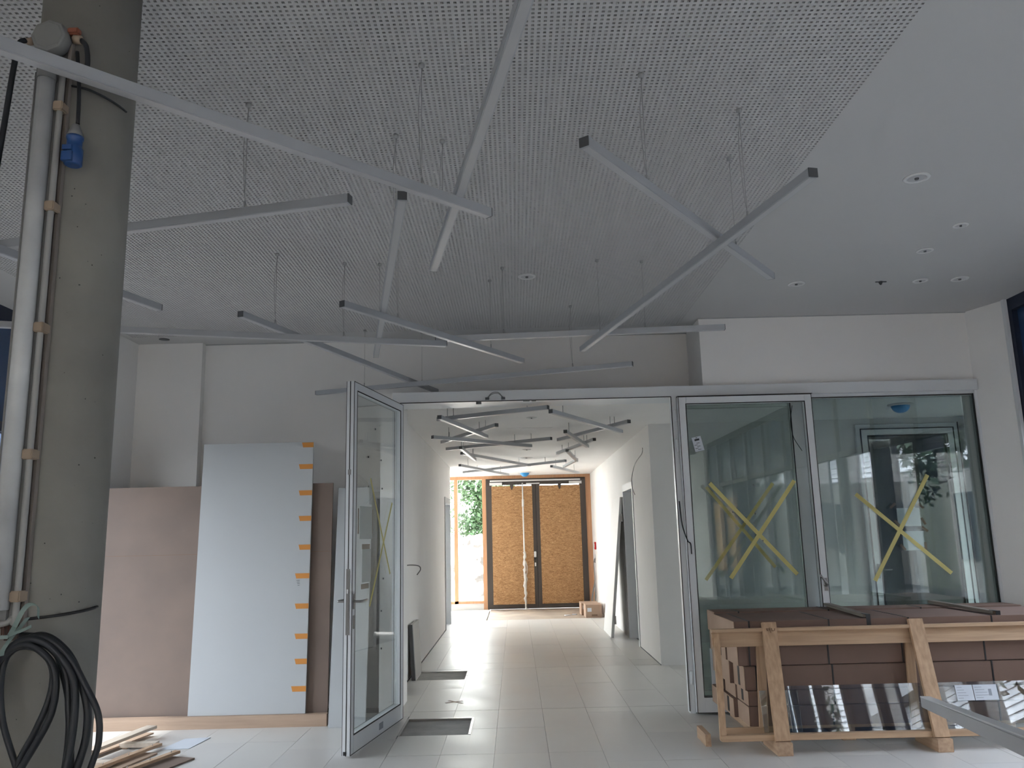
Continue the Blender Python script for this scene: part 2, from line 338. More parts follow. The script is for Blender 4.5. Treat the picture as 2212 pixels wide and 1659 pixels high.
def perforated():
    h = 0.0060; z = 0.0; T = 0.009; V = []; Fq = []
    xs = PX0 + PT * (np.arange(NX) + .5); ys = PY0 + PT * (np.arange(NY) + .5)
    # strips between the hole rows (full length)
    n = 0
    for j in range(NY + 1):
        a = ys[j - 1] + h if j > 0 else PY0; b = ys[j] - h if j < NY else PY1
        V.append(np.array([[PX0, a, z], [PX1, a, z], [PX1, b, z], [PX0, b, z]])); Fq.append(np.array([[n, n + 3, n + 2, n + 1]])); n += 4
    # bridges between holes of one row
    ax = np.concatenate([[PX0], xs + h]); bx = np.concatenate([xs - h, [PX1]])
    A, Y = np.meshgrid(ax, ys); B, _ = np.meshgrid(bx, ys); A = A.ravel(); B = B.ravel(); Y = Y.ravel(); k = len(A); Z = np.full(k, z)
    q = np.stack([np.stack([A, Y - h, Z], 1), np.stack([B, Y - h, Z], 1), np.stack([B, Y + h, Z], 1), np.stack([A, Y + h, Z], 1)], 1).reshape(-1, 3)
    V.append(q); Fq.append(n + np.arange(k)[:, None] * 4 + np.array([[0, 3, 2, 1]])); n += 4 * k
    # hole walls
    Xg, Yg = np.meshgrid(xs, ys); Xg = Xg.ravel(); Yg = Yg.ravel(); k = len(Xg); c = [(-h, -h), (h, -h), (h, h), (-h, h)]
    q = np.stack([np.stack([Xg + dx, Yg + dy, np.full(k, zz)], 1) for zz in (z, T) for dx, dy in c], 1).reshape(-1, 3)
    V.append(q); base = n + np.arange(k)[:, None] * 8
    for s_ in range(4): Fq.append(base + np.array([[s_, (s_ + 1) % 4, 4 + (s_ + 1) % 4, 4 + s_]]))
    V = np.concatenate(V).astype(np.float32); Fq = np.concatenate(Fq).astype(np.int32)
    me = bpy.data.meshes.new('perforated_panel'); me.vertices.add(len(V)); me.vertices.foreach_set('co', V.ravel())
    me.loops.add(Fq.size); me.loops.foreach_set('vertex_index', Fq.ravel()); me.polygons.add(len(Fq))
    me.polygons.foreach_set('loop_start', np.arange(0, Fq.size, 4, dtype=np.int32)); me.update(calc_edges=True); me.materials.append(M['ceil'])
    o = bpy.data.objects.new('perforated_panel', me); col.objects.link(o); o.parent = ceiling
perforated()
# corridor
S('wall_corridor_left', MB().box(-1.44, -1.24, 8.32, 8.66, 0, ZK).box(-1.44, -1.24, 8.66, 9.05, 2.25, ZK).box(-1.44, -1.24, 9.05, 14.36, 0, ZK).box(-1.44, -1.24, 14.36, 15.45, 2.22, ZK).box(-1.44, -1.24, 15.45, 15.66, 0, ZK)
  .box(-3.0, -1.44, 15.56, 15.66, 0, ZK).box(-3.1, -2.9, 15.56, 17.2, 0, ZK).box(-3.1, -2.9, 18.15, 18.4, 0, ZK).box(-3.1, -2.9, 17.2, 18.15, 2.80, 3.2).box(-1.24, -1.10, 8.07, 8.32, 0, 2.9))
S('wall_corridor_right', MB().box(1.70, 1.90, 10.1, 11.72, 0, ZK).box(1.70, 1.90, 11.72, 12.78, 2.25, ZK).box(1.70, 1.90, 12.78, 18.3, 0, ZK).box(1.90, 4.28, 10.1, 10.3, 0, ZK).box(4.28, 5.55, 10.1, 10.3, 2.83, ZK).box(5.55, 6.05, 10.1, 10.3, 0, ZK).box(5.85, 6.05, 7.4, 7.8, 0, ZK).box(5.85, 6.05, 9.9, 10.1, 0, ZK).box(5.85, 6.05, 7.8, 9.9, 2.7, ZK).box(4.9, 5.85, 7.5, 7.6, 0, ZK))
S('ceiling_corridor', MB().box(-1.2, 1.85, 8.07, 8.4, ZK, ZK + .02).box(1.85, 6.1, 7.62, 8.4, ZK, ZK + .02).box(-3.1, 6.1, 8.4, 18.4, ZK, ZK + .02), 'wall')
S('ceiling_slab', MB().box(-3.3, 6.3, 8.5, 18.6, ZK + .05, ZK + .35), 'roof')
# rooms behind the doorways, closed boxes except for the windows added for daylight
S('wall_side_rooms', MB().box(-3.2, -1.44, 13.7, 13.8, 0, ZK).box(-3.2, -3.1, 13.8, 15.56, 0, .4).box(-3.2, -3.1, 13.8, 15.56, 2.7, ZK).box(-2.4, -1.44, 8.32, 8.42, 0, ZK).box(-2.5, -2.4, 8.32, 9.6, 0, ZK).box(-2.4, -1.44, 9.5, 9.6, 0, ZK)
  .box(1.9, 4.1, 10.9, 11.0, 0, ZK).box(4.0, 4.1, 11.0, 13.6, 0, .3).box(4.0, 4.1, 11.0, 13.6, 2.7, ZK).box(4.0, 4.1, 11.0, 11.3, .3, 2.7).box(4.0, 4.1, 13.3, 13.6, .3, 2.7).box(1.9, 4.1, 13.5, 13.6, 0, ZK).box(4.1, 6.1, 12.5, 12.6, 0, ZK).box(6.05, 6.15, 10.1, 12.6, 0, ZK), 'wall')
S('ceiling_hatch', MB().box(-0.078, 0.50, 10.15, 10.80, ZK - 0.004, ZK).box(-0.07, .492, 10.158, 10.792, ZK - .006, ZK - .004), 'wall')

# door casings in the corridor
def casing(name, x, y0, y1, zt, side, m='alu', depth=.20):
    t = .055; xa, xb = (x - .012, x + depth + .01) if side > 0 else (x - depth - .01, x + .012)
    S(name, MB().box(xa, xb, y0 - .01, y0 + t, 0, zt + .05).box(xa, xb, y1 - t, y1 + .01, 0, zt + .05).box(xa, xb, y0 + t, y1 - t, zt - t, zt + .05), m)
casing('door_4', 1.70, 11.72, 12.78, 2.25, 1); casing('door_5', -1.24, 14.36, 15.45, 2.22, -1, 'doorgrey'); casing('door_6', -1.24, 8.66, 9.05 + .0, 2.25, -1)
S('baseboard_corridor_left', MB().box(-1.241, -1.232, 9.05, 14.34, 0, .012), 'gasket'); S('baseboard_corridor_right', MB().box(1.693, 1.701, 10.1, 11.70, 0, .010), 'gasket')
S('trim_2', MB().box(-3.76, -1.24, 8.055, 8.07, ZC - .006, ZC).box(1.80, 4.36, 7.488, 7.50, ZC - .006, ZC).box(-1.24, 1.8, 8.055, 8.07, ZC - .006, ZC), 'doorgrey')

# portal frame of the glass doors and fixed glazing (aluminium)
portal_fr = struct(thing('door_portal', (0.22, 7.5, 0), 'white metal portal frame around the double glass doors', 'door frame'))
MB().box(-1.12, 4.355, 7.45, 7.56, 2.80, 2.90).build('header', M['alu'], portal_fr)
MB().box(-1.12, 4.355, 7.56, 8.07, 2.84, 2.90).build('soffit', M['alu'], portal_fr)
MB().box(-1.12, -1.055, 7.45, 7.55, 0, 2.80).build('left_jamb', M['alu'], portal_fr)
MB().box(1.485, 1.535, 7.45, 7.55, 0, 2.80).build('right_jamb', M['alu'], portal_fr)
MB().box(-1.24, -1.10, 7.50, 8.07, 0, 2.9).build('side_lining', M['wall'], portal_fr)
MB().box(-1.05, 1.482, 7.444, 7.451, 2.796, 2.803).box(1.477, 1.484, 7.444, 7.451, 0.02, 2.80).box(-1.06, -1.054, 7.444, 7.451, 0, 2.8).box(1.54, 2.80, 7.444, 7.451, 2.797, 2.803).box(1.532, 1.538, 7.444, 7.451, 0.02, 2.80).build('gasket', M['gasket'], portal_fr)
for zz in (2.62, 2.34, 0.30):
    MB().tube([(1.508, 7.432, zz - .055), (1.508, 7.432, zz + .055)], .012).box(1.49, 1.508, 7.436, 7.452, zz - .05, zz + .05).box(1.508, 1.53, 7.436, 7.452, zz - .05, zz + .05).build('hinge', M['alu'], portal_fr)
MB().box(-.34, -.29, 7.43, 7.45, 2.772, 2.798).build('door_stop', M['cap'], portal_fr)
MB().box(0.10, .16, 7.44, 7.45, 2.788, 2.797).box(.18, .22, 7.44, 7.45, 2.788, 2.797).build('strike_plate', M['greyplastic'], portal_fr)
glz = struct(thing('window_fixed', (3.5, 7.5, 0), 'fixed glazing beside the double glass doors', 'window'))
MB().box(1.535, 4.355, 7.53, 7.60, 0, .09).box(1.535, 1.585, 7.53, 7.6, .09, 2.8).box(2.615, 2.75, 7.53, 7.60, .09, 2.8).box(4.335, 4.36, 7.48, 7.60, 0, 2.8).box(2.75, 4.335, 7.52, 7.60, 2.76, 2.8).build('frame', M['alu'], glz)
MB().box(2.765, 4.335, 7.46, 7.53, 0, .10).build('sill', M['alu'], glz)
MB().box(1.585, 2.615, 7.560, 7.572, .09, 2.8).build('pane', M['glassg'], glz)
MB().box(2.75, 4.335, 7.530, 7.542, .09, 2.76).build('pane', M['glassg'], glz)
MB().box(2.75, 4.345, 7.515, 7.522, 2.762, 2.772).box(4.326, 4.338, 7.50, 7.522, .10, 2.772).box(2.752, 2.76, 7.522, 7.528, .1, 2.76).box(2.608, 2.615, 7.52, 7.53, .1, 2.8).build('gasket', M['gasket'], glz)

# door leaf, local frame: u along x from hinge (0) to free edge (W), thickness in y
def leaf(name, loc, rz, label, W=1.235, H0=.015, H1=2.785, T=.062, face=-1):
    d = struct(thing(name, loc, label, 'door', rz=rz)); y0, y1 = -T / 2, T / 2; st = .072
    MB().ring(0, W, H0, H1, st, y0, y1, .135).build('frame', M['alu'], d, local=True, bevel=.003)
    MB().box(st, W - st, -.008, .008, H0 + .135, H1 - st).build('pane', M['glass'], d, local=True)
    g = MB()
    for ya, yb in ((y0 - .0015, y0 + .004), (y1 - .004, y1 + .0015)):
        g.ring(st - .007, W - st + .007, H0 + .128, H1 - st + .007, .008, ya, yb)
    g.ring(.001, W - .001, H0 + .001, H1 - .001, .005, y0 - .002, y0 + .001).ring(.001, W - .001, H0 + .001, H1 - .001, .005, y1 - .001, y1 + .002)
    g.box(W - .001, W + .0015, -.004, .003, H0, H1)
    g.build('gasket', M['gasket'], d, local=True)
    return d, st, y0, y1, W
d1, st, y0, y1, W = leaf('door_1', (-1.052, 7.462, 0), math.atan2(6.231 - 7.462, -1.273 + 1.052), 'open left glass door leaf with yellow tape cross')
# local +y side of d1 faces +x (towards the corridor axis) 
MB().box(W - .001, W + .004, -.014, .014, .86, 1.34).build('lock_plate', M['steel'], d1, local=True)
MB().box(W + .003, W + .012, -.006, .006, 1.16, 1.19).build('latch', M['white'], d1, local=True)
for sgn, ys_ in ((1, y1), (-1, y0)):
    h = MB().lathe((W - .036, ys_, 1.10), [(.0, -.001), (.020, -.001), (.020, .009), (0, .009)] if sgn > 0 else [(0, -.009), (.020, -.009), (.020, .001), (0, .001)], 14, 'y')
    h.box(W - .052, W - .020, *(sorted((ys_, ys_ + sgn * .008))), 1.045, 1.155)
    h.tube(curve_pts([(W - .036, ys_, 1.10), (W - .036, ys_ + sgn * .05, 1.10), (W - .05, ys_ + sgn * .062, 1.10), (W - .16, ys_ + sgn * .060, 1.102)], 14), .0095, 10)
    h.build('lever_handle', M['steel'], d1, local=True)
    MB().box(W - .050, W - .022, *(sorted((ys_, ys_ + sgn * .008))), .90, 1.0).build('cylinder_plate', M['steel'], d1, local=True, bevel=.003)
MB().box(.52, .61, y1, y1 + .002, .055, .105).build('sticker', M['inkgrey'], d1, local=True)
MB().box(W - .001, W + .003, -.012, .012, 2.05, 2.09).build('strike', M['steel'], d1, local=True)
MB().box(W, W + .004, -.02, .0, .02, .045).build('bottom_seal_plate', M['gasket'], d1, local=True)
def cross(name, ends, m, label, w=.022, t=.0012, nrm=(0, -1, 0), cat='tape', parent=None, group=None):
    c = Vector(ends[0][0]); o = thing(name, c, label, cat, group)
    for a, b_ in ends:
        a, b_ = Vector(a), Vector(b_); dd = (b_ - a); s_ = dd.cross(Vector(nrm)).normalized() * w
        MB().obox(a - s_ / 2, dd, s_, Vector(nrm) * t).build('tape_strip', m, o)
    return o
# taped cross on the left leaf (world coordinates on its corridor side)
du = Vector((-1.273 + 1.052, 6.231 - 7.462, 0)).normalized(); dn = Vector((-du.y, du.x, 0))
def on1(u, z, off=.010): return Vector((-1.052, 7.462, 0)) + du * u + dn * off + Vector((0, 0, z))
cross('tape_cross', [(on1(.80, 2.05), on1(.30, 1.26)), (on1(.25, 1.87), on1(.80, 1.03, .0115))], M['ytape'], 'pale yellow tape cross on the pane of the open left door', nrm=dn)
def dots(where, pts, nrm, grp):
    for p, lb in pts:
        p = Vector(p); n_ = Vector(nrm); s_ = n_.cross(Vector((0, 0, 1))).normalized()
        o = MB().obox(p - s_ * .006 - Vector((0, 0, .007)), s_ * .012, Vector((0, 0, .014)), n_ * .006).build('glass_spacer_pad', M['cap']); setp(o, lb + ' small black spacer pad on the ' + where, 'pad', grp)
dots('open left door pane', [(on1(u, z), lb) for u, z, lb in ((.70, 2.47, 'topmost'), (.86, 2.22, 'second highest, nearer the lock,'), (.55, 2.22, 'second highest, nearer the hinge,'), (.85, 1.98, 'lock side, above the cross,'), (.52, 1.98, 'hinge side, above the cross,'), (.48, 1.23, 'first below the tape cross,'), (.52, .97, 'last but one, below handle height,'), (.52, .67, 'lowest'))], dn, 'spacer pads on the left door')

d2, st, y0, y1, W = leaf('door_2', (1.53, 7.405, 0), 0, 'right glass door leaf folded back against the glazing')
MB().box(W - .004, W + .004, -.014, .014, .86, 1.34).build('lock_plate', M['steel'], d2, local=True)
h = MB().lathe((W - .03, y0, 1.07), [(0, -.009), (.020, -.009), (.020, .001), (0, .001)], 14, 'y').box(W - .045, W - .015, y0 - .008, y0, 1.015, 1.125)
h.tube(curve_pts([(W - .03, y0, 1.07), (W - .03, y0 - .045, 1.075), (W - .045, y0 - .058, 1.085), (W - .09, y0 - .058, 1.155)], 14), .0095, 10).build('lever_handle', M['steel'], d2, local=True)
MB().box(.14, .25, y0 - .002, y0 - .0005, .25, .55).build('threshold_plate', M['alu'], d2, local=True)
yl = 7.405 - .010
cross('tape_cross', [((1.775, yl, 1.985), (2.50, yl, 1.16)), ((2.545, yl - .001, 1.99), (1.905, yl - .001, 1.14))], M['ytape'], 'yellow tape cross on the folded right door pane', w=.035)
cross('tape_cross', [((1.78, 7.559, 1.96), (2.36, 7.559, 1.22)), ((2.40, 7.558, 1.98), (1.72, 7.558, 1.12))], M['ytape'], 'dim yellow tape cross on the fixed pane behind the right door', w=.03)
dots('folded right door pane', [((2.17, yl, 1.96), 'topmost'), ((1.965, yl, 1.72), 'left, above the tape crossing,'), ((2.165, yl, 1.70), 'middle, just above the tape crossing,'), ((2.215, yl, 1.46), 'lowest')], (0, -1, 0), 'spacer pads on the right door')
st_ = thing('paper_sticker', (1.68, yl, 2.30), 'white printed sticker tilted in the right door pane top left', 'sticker')
c_, s_ = math.cos(R(12)), math.sin(R(12)); ax_ = Vector((c_, 0, s_)); bx_ = Vector((-s_, 0, c_)); o0 = Vector((1.665, yl - .002, 2.27))
MB().obox(o0, ax_ * .085, bx_ * .135, (0, .0015, 0)).build('sheet', M['paper'], st_)
pm = MB().obox(o0 + ax_ * .02 + bx_ * .098, ax_ * .045, bx_ * .018, (0, -.0008, 0)); pm.obox(o0 + ax_ * .035 + bx_ * .122, ax_ * .015, bx_ * .006, (0, -.0008, 0))
for k in range(5): pm.obox(o0 + ax_ * (.008 if k % 2 else .03) + bx_ * (.014 + k * .015), ax_ * .03, bx_ * .004, (0, -.0008, 0))
pm.build('print', M['ink'], st_)
MB().tube(curve_pts([(1.49, 7.40, 1.83), (1.50, 7.385, 1.62), (1.535, 7.365, 1.48), (1.56, 7.362, 1.45), (1.565, 7.368, 1.36)], 20), .006).build('door_loop_cable', M['cable'])
setp(bpy.data.objects['door_loop_cable'], 'black flexible cable hanging between right jamb and folded door', 'cable')
o = MB().tube(curve_pts([(2.63, 7.52, 2.70), (2.60, 7.51, 2.55), (2.61, 7.50, 2.40), (2.68, 7.505, 2.27)], 16), .003).build('thin_wire', M['cable']); setp(o, 'thin dark wire curling beside the mullion of the fixed glazing', 'wire')
# wide pane: tape cross and pads
yp = 7.526
cross('tape_cross', [((3.145, yp, 1.86), (3.94, yp, 1.13)), ((3.825, yp - .001, 2.02), (3.24, yp - .001, 1.08))], M['ytape'], 'yellow tape cross on the widest fixed pane near the right wall', w=.035)
# inner glazed door of the lobby behind the glass
di = struct(thing('door_inner', (4.9, 10.1, 0), 'inner glazed door with taped papers in the lobby', 'door'))
MB().ring(4.28, 5.55, 0, 2.82, .05, 10.05, 10.16).build('frame', M['alu'], di)
MB().ring(4.34, 5.49, .02, 2.76, .08, 10.045, 10.11, .13).build('door_leaf', M['alu'], di)
MB().ring(4.33, 5.50, .01, 2.77, .012, 10.038, 10.05).ring(4.414, 5.416, .14, 2.686, .012, 10.038, 10.05).box(5.55, 5.56, 10.04, 10.05, 0, 2.83).build('gasket', M['gasket'], di)
MB().box(4.42, 5.41, 10.08, 10.09, .15, 2.68).build('pane', M['glassg'], di)
hh = MB().box(4.37, 4.395, 10.03, 10.046, .95, 1.12); hh.tube([(4.38, 10.04, 1.05), (4.38, 9.99, 1.05), (4.52, 9.985, 1.05)], .010).build('lever_handle', M['steel'], di)
for (xa, xb, za, zb, lb) in ((4.67, 4.95, 1.56, 1.78, 'upper'), (4.71, 4.97, 1.27, 1.50, 'lower')):
    pp = thing('notice_sheet', (xa, 10.03, za), lb + ' pale paper notice taped inside the inner lobby door', 'paper')
    MB().box(xa, xb, 10.030, 10.033, za, zb).build('sheet', M['paperclear'], pp)
    for (u_, v_, a_) in ((xa - .03, zb + .02, 40), (xb + .01, zb + .01, -40), (xa - .02, za + .03, -50), (xb + .02, za + .05, -60 if lb == 'upper' else 90)):
        e_ = Vector((math.cos(R(a_)), 0, math.sin(R(a_)))) * .09; MB().obox(Vector((u_, 10.028, v_)) - e_ / 2, e_, Vector((-e_.z, 0, e_.x)).normalized() * .03, (0, .003, 0)).build('dark_tape', M['browntape'], pp)
o = MB().box(4.78, 4.92, 10.04, 10.048, 2.22, 2.36).box(4.80, 4.90, 10.035, 10.041, 2.24, 2.34).build('switch_sticker', M['paperclear']); setp(o, 'small square sticker high on the inner lobby door', 'sticker')
# lobby side post, lit strip
S('trim_3', MB().box(5.60, 5.83, 9.95, 10.1, 0, 2.78), 'alu')
S('trim_4', MB().box(5.835, 5.85, 7.62, 10.1, 2.80, 2.86), 'alu')

# end of corridor: larch frame, window, brown double door boarded with strand board
we = struct(thing('window_end', (-1.4, 18.3, 0), 'larch framed end window beside the boarded entrance doors', 'window'))
for xa, xb in ((-2.9, -2.82), (-1.365, -1.282), (-0.732, -0.645)): MB().box(xa, xb, 18.24, 18.36, .13 if xa < -.8 else 0, 2.83).build('post', M['frame_orange'], we)
MB().box(-2.9, 1.70, 18.24, 18.36, 2.83, 2.915).build('head_rail', M['frame_orange'], we)
MB().box(-2.82, -0.732, 18.24, 18.36, .13, .185).build('bottom_rail', M['frame_orange'], we)
MB().box(1.585, 1.70, 18.24, 18.36, 0, 2.83).build('post', M['frame_orange'], we)
MB().box(-2.82, -0.732, 18.26, 18.34, 0, .13).build('sill_panel', M['white'], we)
for xa, xb in ((-2.82, -1.365), (-1.282, -.732)): MB().box(xa, xb, 18.295, 18.31, .185, 2.83).build('pane', M['glass'], we)
de = struct(thing('door_3', (0.47, 18.3, 0), 'dark brown entrance double door boarded with strand board', 'door'))
MB().ring(-0.645, 1.585, 0, 2.83, .055, 18.22, 18.34, .02).build('frame', M['brownmetal'], de)
for k, (xa, xb, hx) in enumerate(((-.59, .462, 1), (.478, 1.53, -1))):
    L = MB().ring(xa, xb, .02, 2.775, .085, 18.21, 18.29, .14).build('door_leaf', M['brownmetal'], de)
    MB().box(xa + .072, xb - .072, 18.195, 18.225, .10, 2.665).build('strand_board', M['osb'], L)
    cc = (xa + xb) / 2; MB().add([(cc - .045, 18.185, 2.70), (cc + .045, 18.185, 2.70), (cc + .015, 18.185, 2.58), (cc - .015, 18.185, 2.58), (cc - .045, 18.20, 2.70), (cc + .045, 18.20, 2.70), (cc + .015, 18.20, 2.58), (cc - .015, 18.20, 2.58)], [(0, 1, 2, 3), (4, 7, 6, 5), (0, 3, 7, 4), (1, 5, 6, 2), (0, 4, 5, 1), (3, 2, 6, 7)]).build('retaining_clip', M['brownmetal'], L)
    cl = MB().box(xa + .03 if hx > 0 else xb - .31, xa + .31 if hx > 0 else xb - .03, 18.15, 18.21, 2.685, 2.745).build('door_closer', M['white'], L)
MB().box(-.55, 1.47, 18.15, 18.19, 2.765, 2.795).build('slide_rail', M['white'], de)
MB().box(.26, .56, 18.15, 18.2, 2.70, 2.722).build('slide_rail', M['white'], de)
MB().box(.395, .445, 18.18, 18.21, 1.09, 1.22).build('handle_plate', M['white'], de, bevel=.008); MB().box(.40, .445, 18.15, 18.185, 1.05, 1.09).build('lever_handle', M['gasket'], de); MB().box(.405, .435, 18.19, 18.21, .90, .98).build('cylinder_plate', M['white'], de, bevel=.006)
MB().box(.463, .477, 18.22, 18.26, .02, 2.775).build('gasket', M['gasket'], de)
S('wall_end', MB().box(-3.1, 1.95, 18.25, 18.4, 2.915, 3.25).box(1.70, 1.95, 18.25, 18.4, 0, 2.92))
# prop wrapped in milky plastic
wp = struct(thing('window_added_porch', (-3.0, 16.95, 0), 'larch framed porch side window added to brighten the corridor end', 'window'))  # unseen glazing, added so more daylight reaches the far corridor
MB().box(-3.05, -2.95, 17.2, 17.28, 0, 2.8).box(-3.05, -2.95, 18.07, 18.15, 0, 2.8).box(-3.05, -2.95, 17.28, 18.07, 0, .12).box(-3.05, -2.95, 17.28, 18.07, 2.72, 2.8).build('frame', M['frame_orange'], wp)
MB().box(-3.005, -2.995, 17.28, 18.07, .12, 2.72).build('pane', M['glass'], wp)
ws = struct(thing('window_added_side_room', (4.05, 12.3, 0), 'unseen side room window added to light the corridor', 'window'))  # window put in out of view to light the middle of the corridor
MB().box(4.02, 4.08, 11.3, 11.37, .3, 2.7).box(4.02, 4.08, 13.23, 13.3, .3, 2.7).box(4.02, 4.08, 11.37, 13.23, .3, .37).box(4.02, 4.08, 11.37, 13.23, 2.63, 2.7).build('frame', M['alu'], ws)
MB().box(4.045, 4.055, 11.37, 13.23, .37, 2.63).build('pane', M['glass'], ws)
wl = struct(thing('window_added_lobby', (5.95, 8.85, 0), 'unseen lobby side window added to light the corridor start', 'window'))  # added opening, feeds daylight through the lobby to the corridor start
MB().box(5.90, 6.0, 7.8, 7.87, 0, 2.7).box(5.90, 6.0, 9.83, 9.9, 0, 2.7).box(5.90, 6.0, 7.87, 9.83, 0, .1).box(5.90, 6.0, 7.87, 9.83, 2.62, 2.7).build('frame', M['alu'], wl)
MB().box(5.945, 5.955, 7.87, 9.83, .1, 2.62).build('pane', M['glass'], wl)
wq = struct(thing('window_added_left_room', (-3.15, 14.7, 0), 'unseen left room window added to light the corridor', 'window'))  # extra unseen window, sends daylight through the left doorway into the corridor
MB().box(-3.18, -3.12, 13.8, 13.87, .4, 2.7).box(-3.18, -3.12, 15.49, 15.56, .4, 2.7).box(-3.18, -3.12, 13.87, 15.49, .4, .47).box(-3.18, -3.12, 13.87, 15.49, 2.63, 2.7).build('frame', M['alu'], wq)
MB().box(-3.155, -3.145, 13.87, 15.49, .47, 2.63).build('pane', M['glass'], wq)
pr = thing('wrapped_prop', (.18, 18.1, 0), 'white plastic wrapped pole standing before the left boarded door', 'pole')
MB().tube([(.185, 18.12, .14), (.18, 18.11, 1.0), (.175, 18.10, 2.72)], .016).build('pole', M['white'], pr)
wr = MB(); rw = random.Random(5)
wr.tube([(.182 + rw.uniform(-.012, .012), 18.10 + rw.uniform(-.01, .01), .06 + k * .055) for k in range(22)], [.018 + rw.uniform(0, .026) for k in range(22)], 9)
wr.tube([(.215 + rw.uniform(-.01, .02), 18.11, .42 + k * .07) for k in range(9)], .008, 6)
wr.build('plastic_wrap', M['wrap'], pr); MB().tube([(.176, 18.10, 2.2), (.178, 18.10, 2.36)], .026, 10).build('collar', M['white'], pr)
MB().lathe((.187, 18.12, -.008), [(.05, 0), (.05, .01), (.02, .03), (.02, .14)], 14).build('foot', M['wrap'], pr)

# hall windows left, right and rear
def hall_window(name, axis, c, a0, a1, z0, z1, pitch, post, label, fm='navy', gm='glassn', fin=0):
    w_ = struct(thing(name, (c, (a0 + a1) / 2, 0) if axis == 'y' else ((a0 + a1) / 2, c, 0), label, 'window'))
    def bx(mb, p0, p1, q0, q1, za, zb): return mb.box(q0, q1, p0, p1, za, zb) if axis == 'y' else mb.box(p0, p1, q0, q1, za, zb)
    n = max(1, round((a1 - a0) / pitch)); step = (a1 - a0 - post) / n; d = .07
    bx(MB(), a0, a1, c - d, c + d, z1, z1 + .11).build('head_rail', M[fm], w_); bx(MB(), a0, a1, c - d, c + d, z0 - .06, z0 + .06).build('sill_rail', M[fm], w_)
    zt = z1 if fin == 0 else 2.56; so = 1 if c > 0 else -1
    for k in range(n + 1):
        e0, e1 = (c - d, c + d) if fin == 0 else sorted((c - so * d, c + so * fin))
        bx(MB(), a0 + k * step, a0 + k * step + post, e0, e1, z0 + .06, z1).build('mullion', M[fm], w_)
    for k in range(n):
        ya, yb = a0 + k * step + post, a0 + (k + 1) * step
        bx(MB(), ya, yb, c - .008, c + .008, z0 + .06, zt - .04 if fin else zt).build('pane', M[gm], w_)
        if fin:
            bx(MB(), ya, yb, c - d * .8, c + d * .8, zt - .04, zt + .04).build('transom', M[fm], w_)
            bx(MB(), ya, yb, c - .02, c + .02, zt + .04, z1).build('blue_top_panel', M['bluepanel'], w_)
    return w_
hall_window('window_left', 'y', -4.33, 4.2, 7.30, .06, 3.45, 1.6, .08, 'left hall glazing with navy frames', gm='glassl', fin=.10)
hall_window('window_right', 'y', 4.58, -4.0, 7.12, .06, 3.45, 1.12, .08, 'right hall glazing with navy frames', fin=.24)
hall_window('window_rear', 'x', -6.1, -4.25, 4.5, .06, 3.45, 1.25, .42, 'rear street glazing with broad piers', gm='glassr')

# ------------------------------------------------------------------ suspended light profiles
def pendant(a, b, zc, wires, label, group, ztop=ZC, w=.042, hgt=.04):
    a, b = Vector((a[0], a[1], zc)), Vector((b[0], b[1], zc)); t = thing('linear_pendant_light' if ztop == ZC else 'linear_ceiling_light', (a + b) / 2, label, 'light', group)
    d = (b - a).normalized(); MB().bar(a + d * .004, b - d * .004, w, hgt).build('profile', M['profile'], t, bevel=.0015)
    MB().bar(a + d * .012 - Vector((0, 0, hgt / 2)), b - d * .012 - Vector((0, 0, hgt / 2)), w * .72, .003).build('diffuser', M['diffuser'], t)
    for p, s_ in ((a, 1), (b, -1)): MB().bar(p, p + d * .004 * s_, w * .98, hgt * .98).build('end_cap', M['cap'], t)
    for k, u in enumerate(wires):
        p = a + (b - a) * u
        wv = MB().tube([p + Vector((0, 0, hgt / 2)), (p.x, p.y, ztop)], .0016 if ztop == ZC else .004, 5)
        wv.tube([p + Vector((0, 0, hgt / 2)), p + Vector((0, 0, hgt / 2 + .035 if ztop == ZC else hgt / 2 + .01))], .005, 6)
        if ztop == ZC:
            wv.lathe((p.x, p.y, ztop - .02), [(.006, 0), (.014, .006), (.014, .02)], 8)
            if k == 0: wv.tube(curve_pts([(p.x + .006, p.y, ztop), (p.x - .014, p.y, ztop - .2), (p.x - .004, p.y + .004, zc + .1), (p.x + .012, p.y, zc + .02)], 12), .0016, 5)
        wv.build('suspension_wire', M['wire'], t)
    return t
U_, L_ = 3.02, 2.98
def ext(a, b, ln): a, b = Vector(a), Vector(b); q = a + (b - a).normalized() * ln; return (q.x, q.y)
HG = 'linear pendant lights below the perforated ceiling'
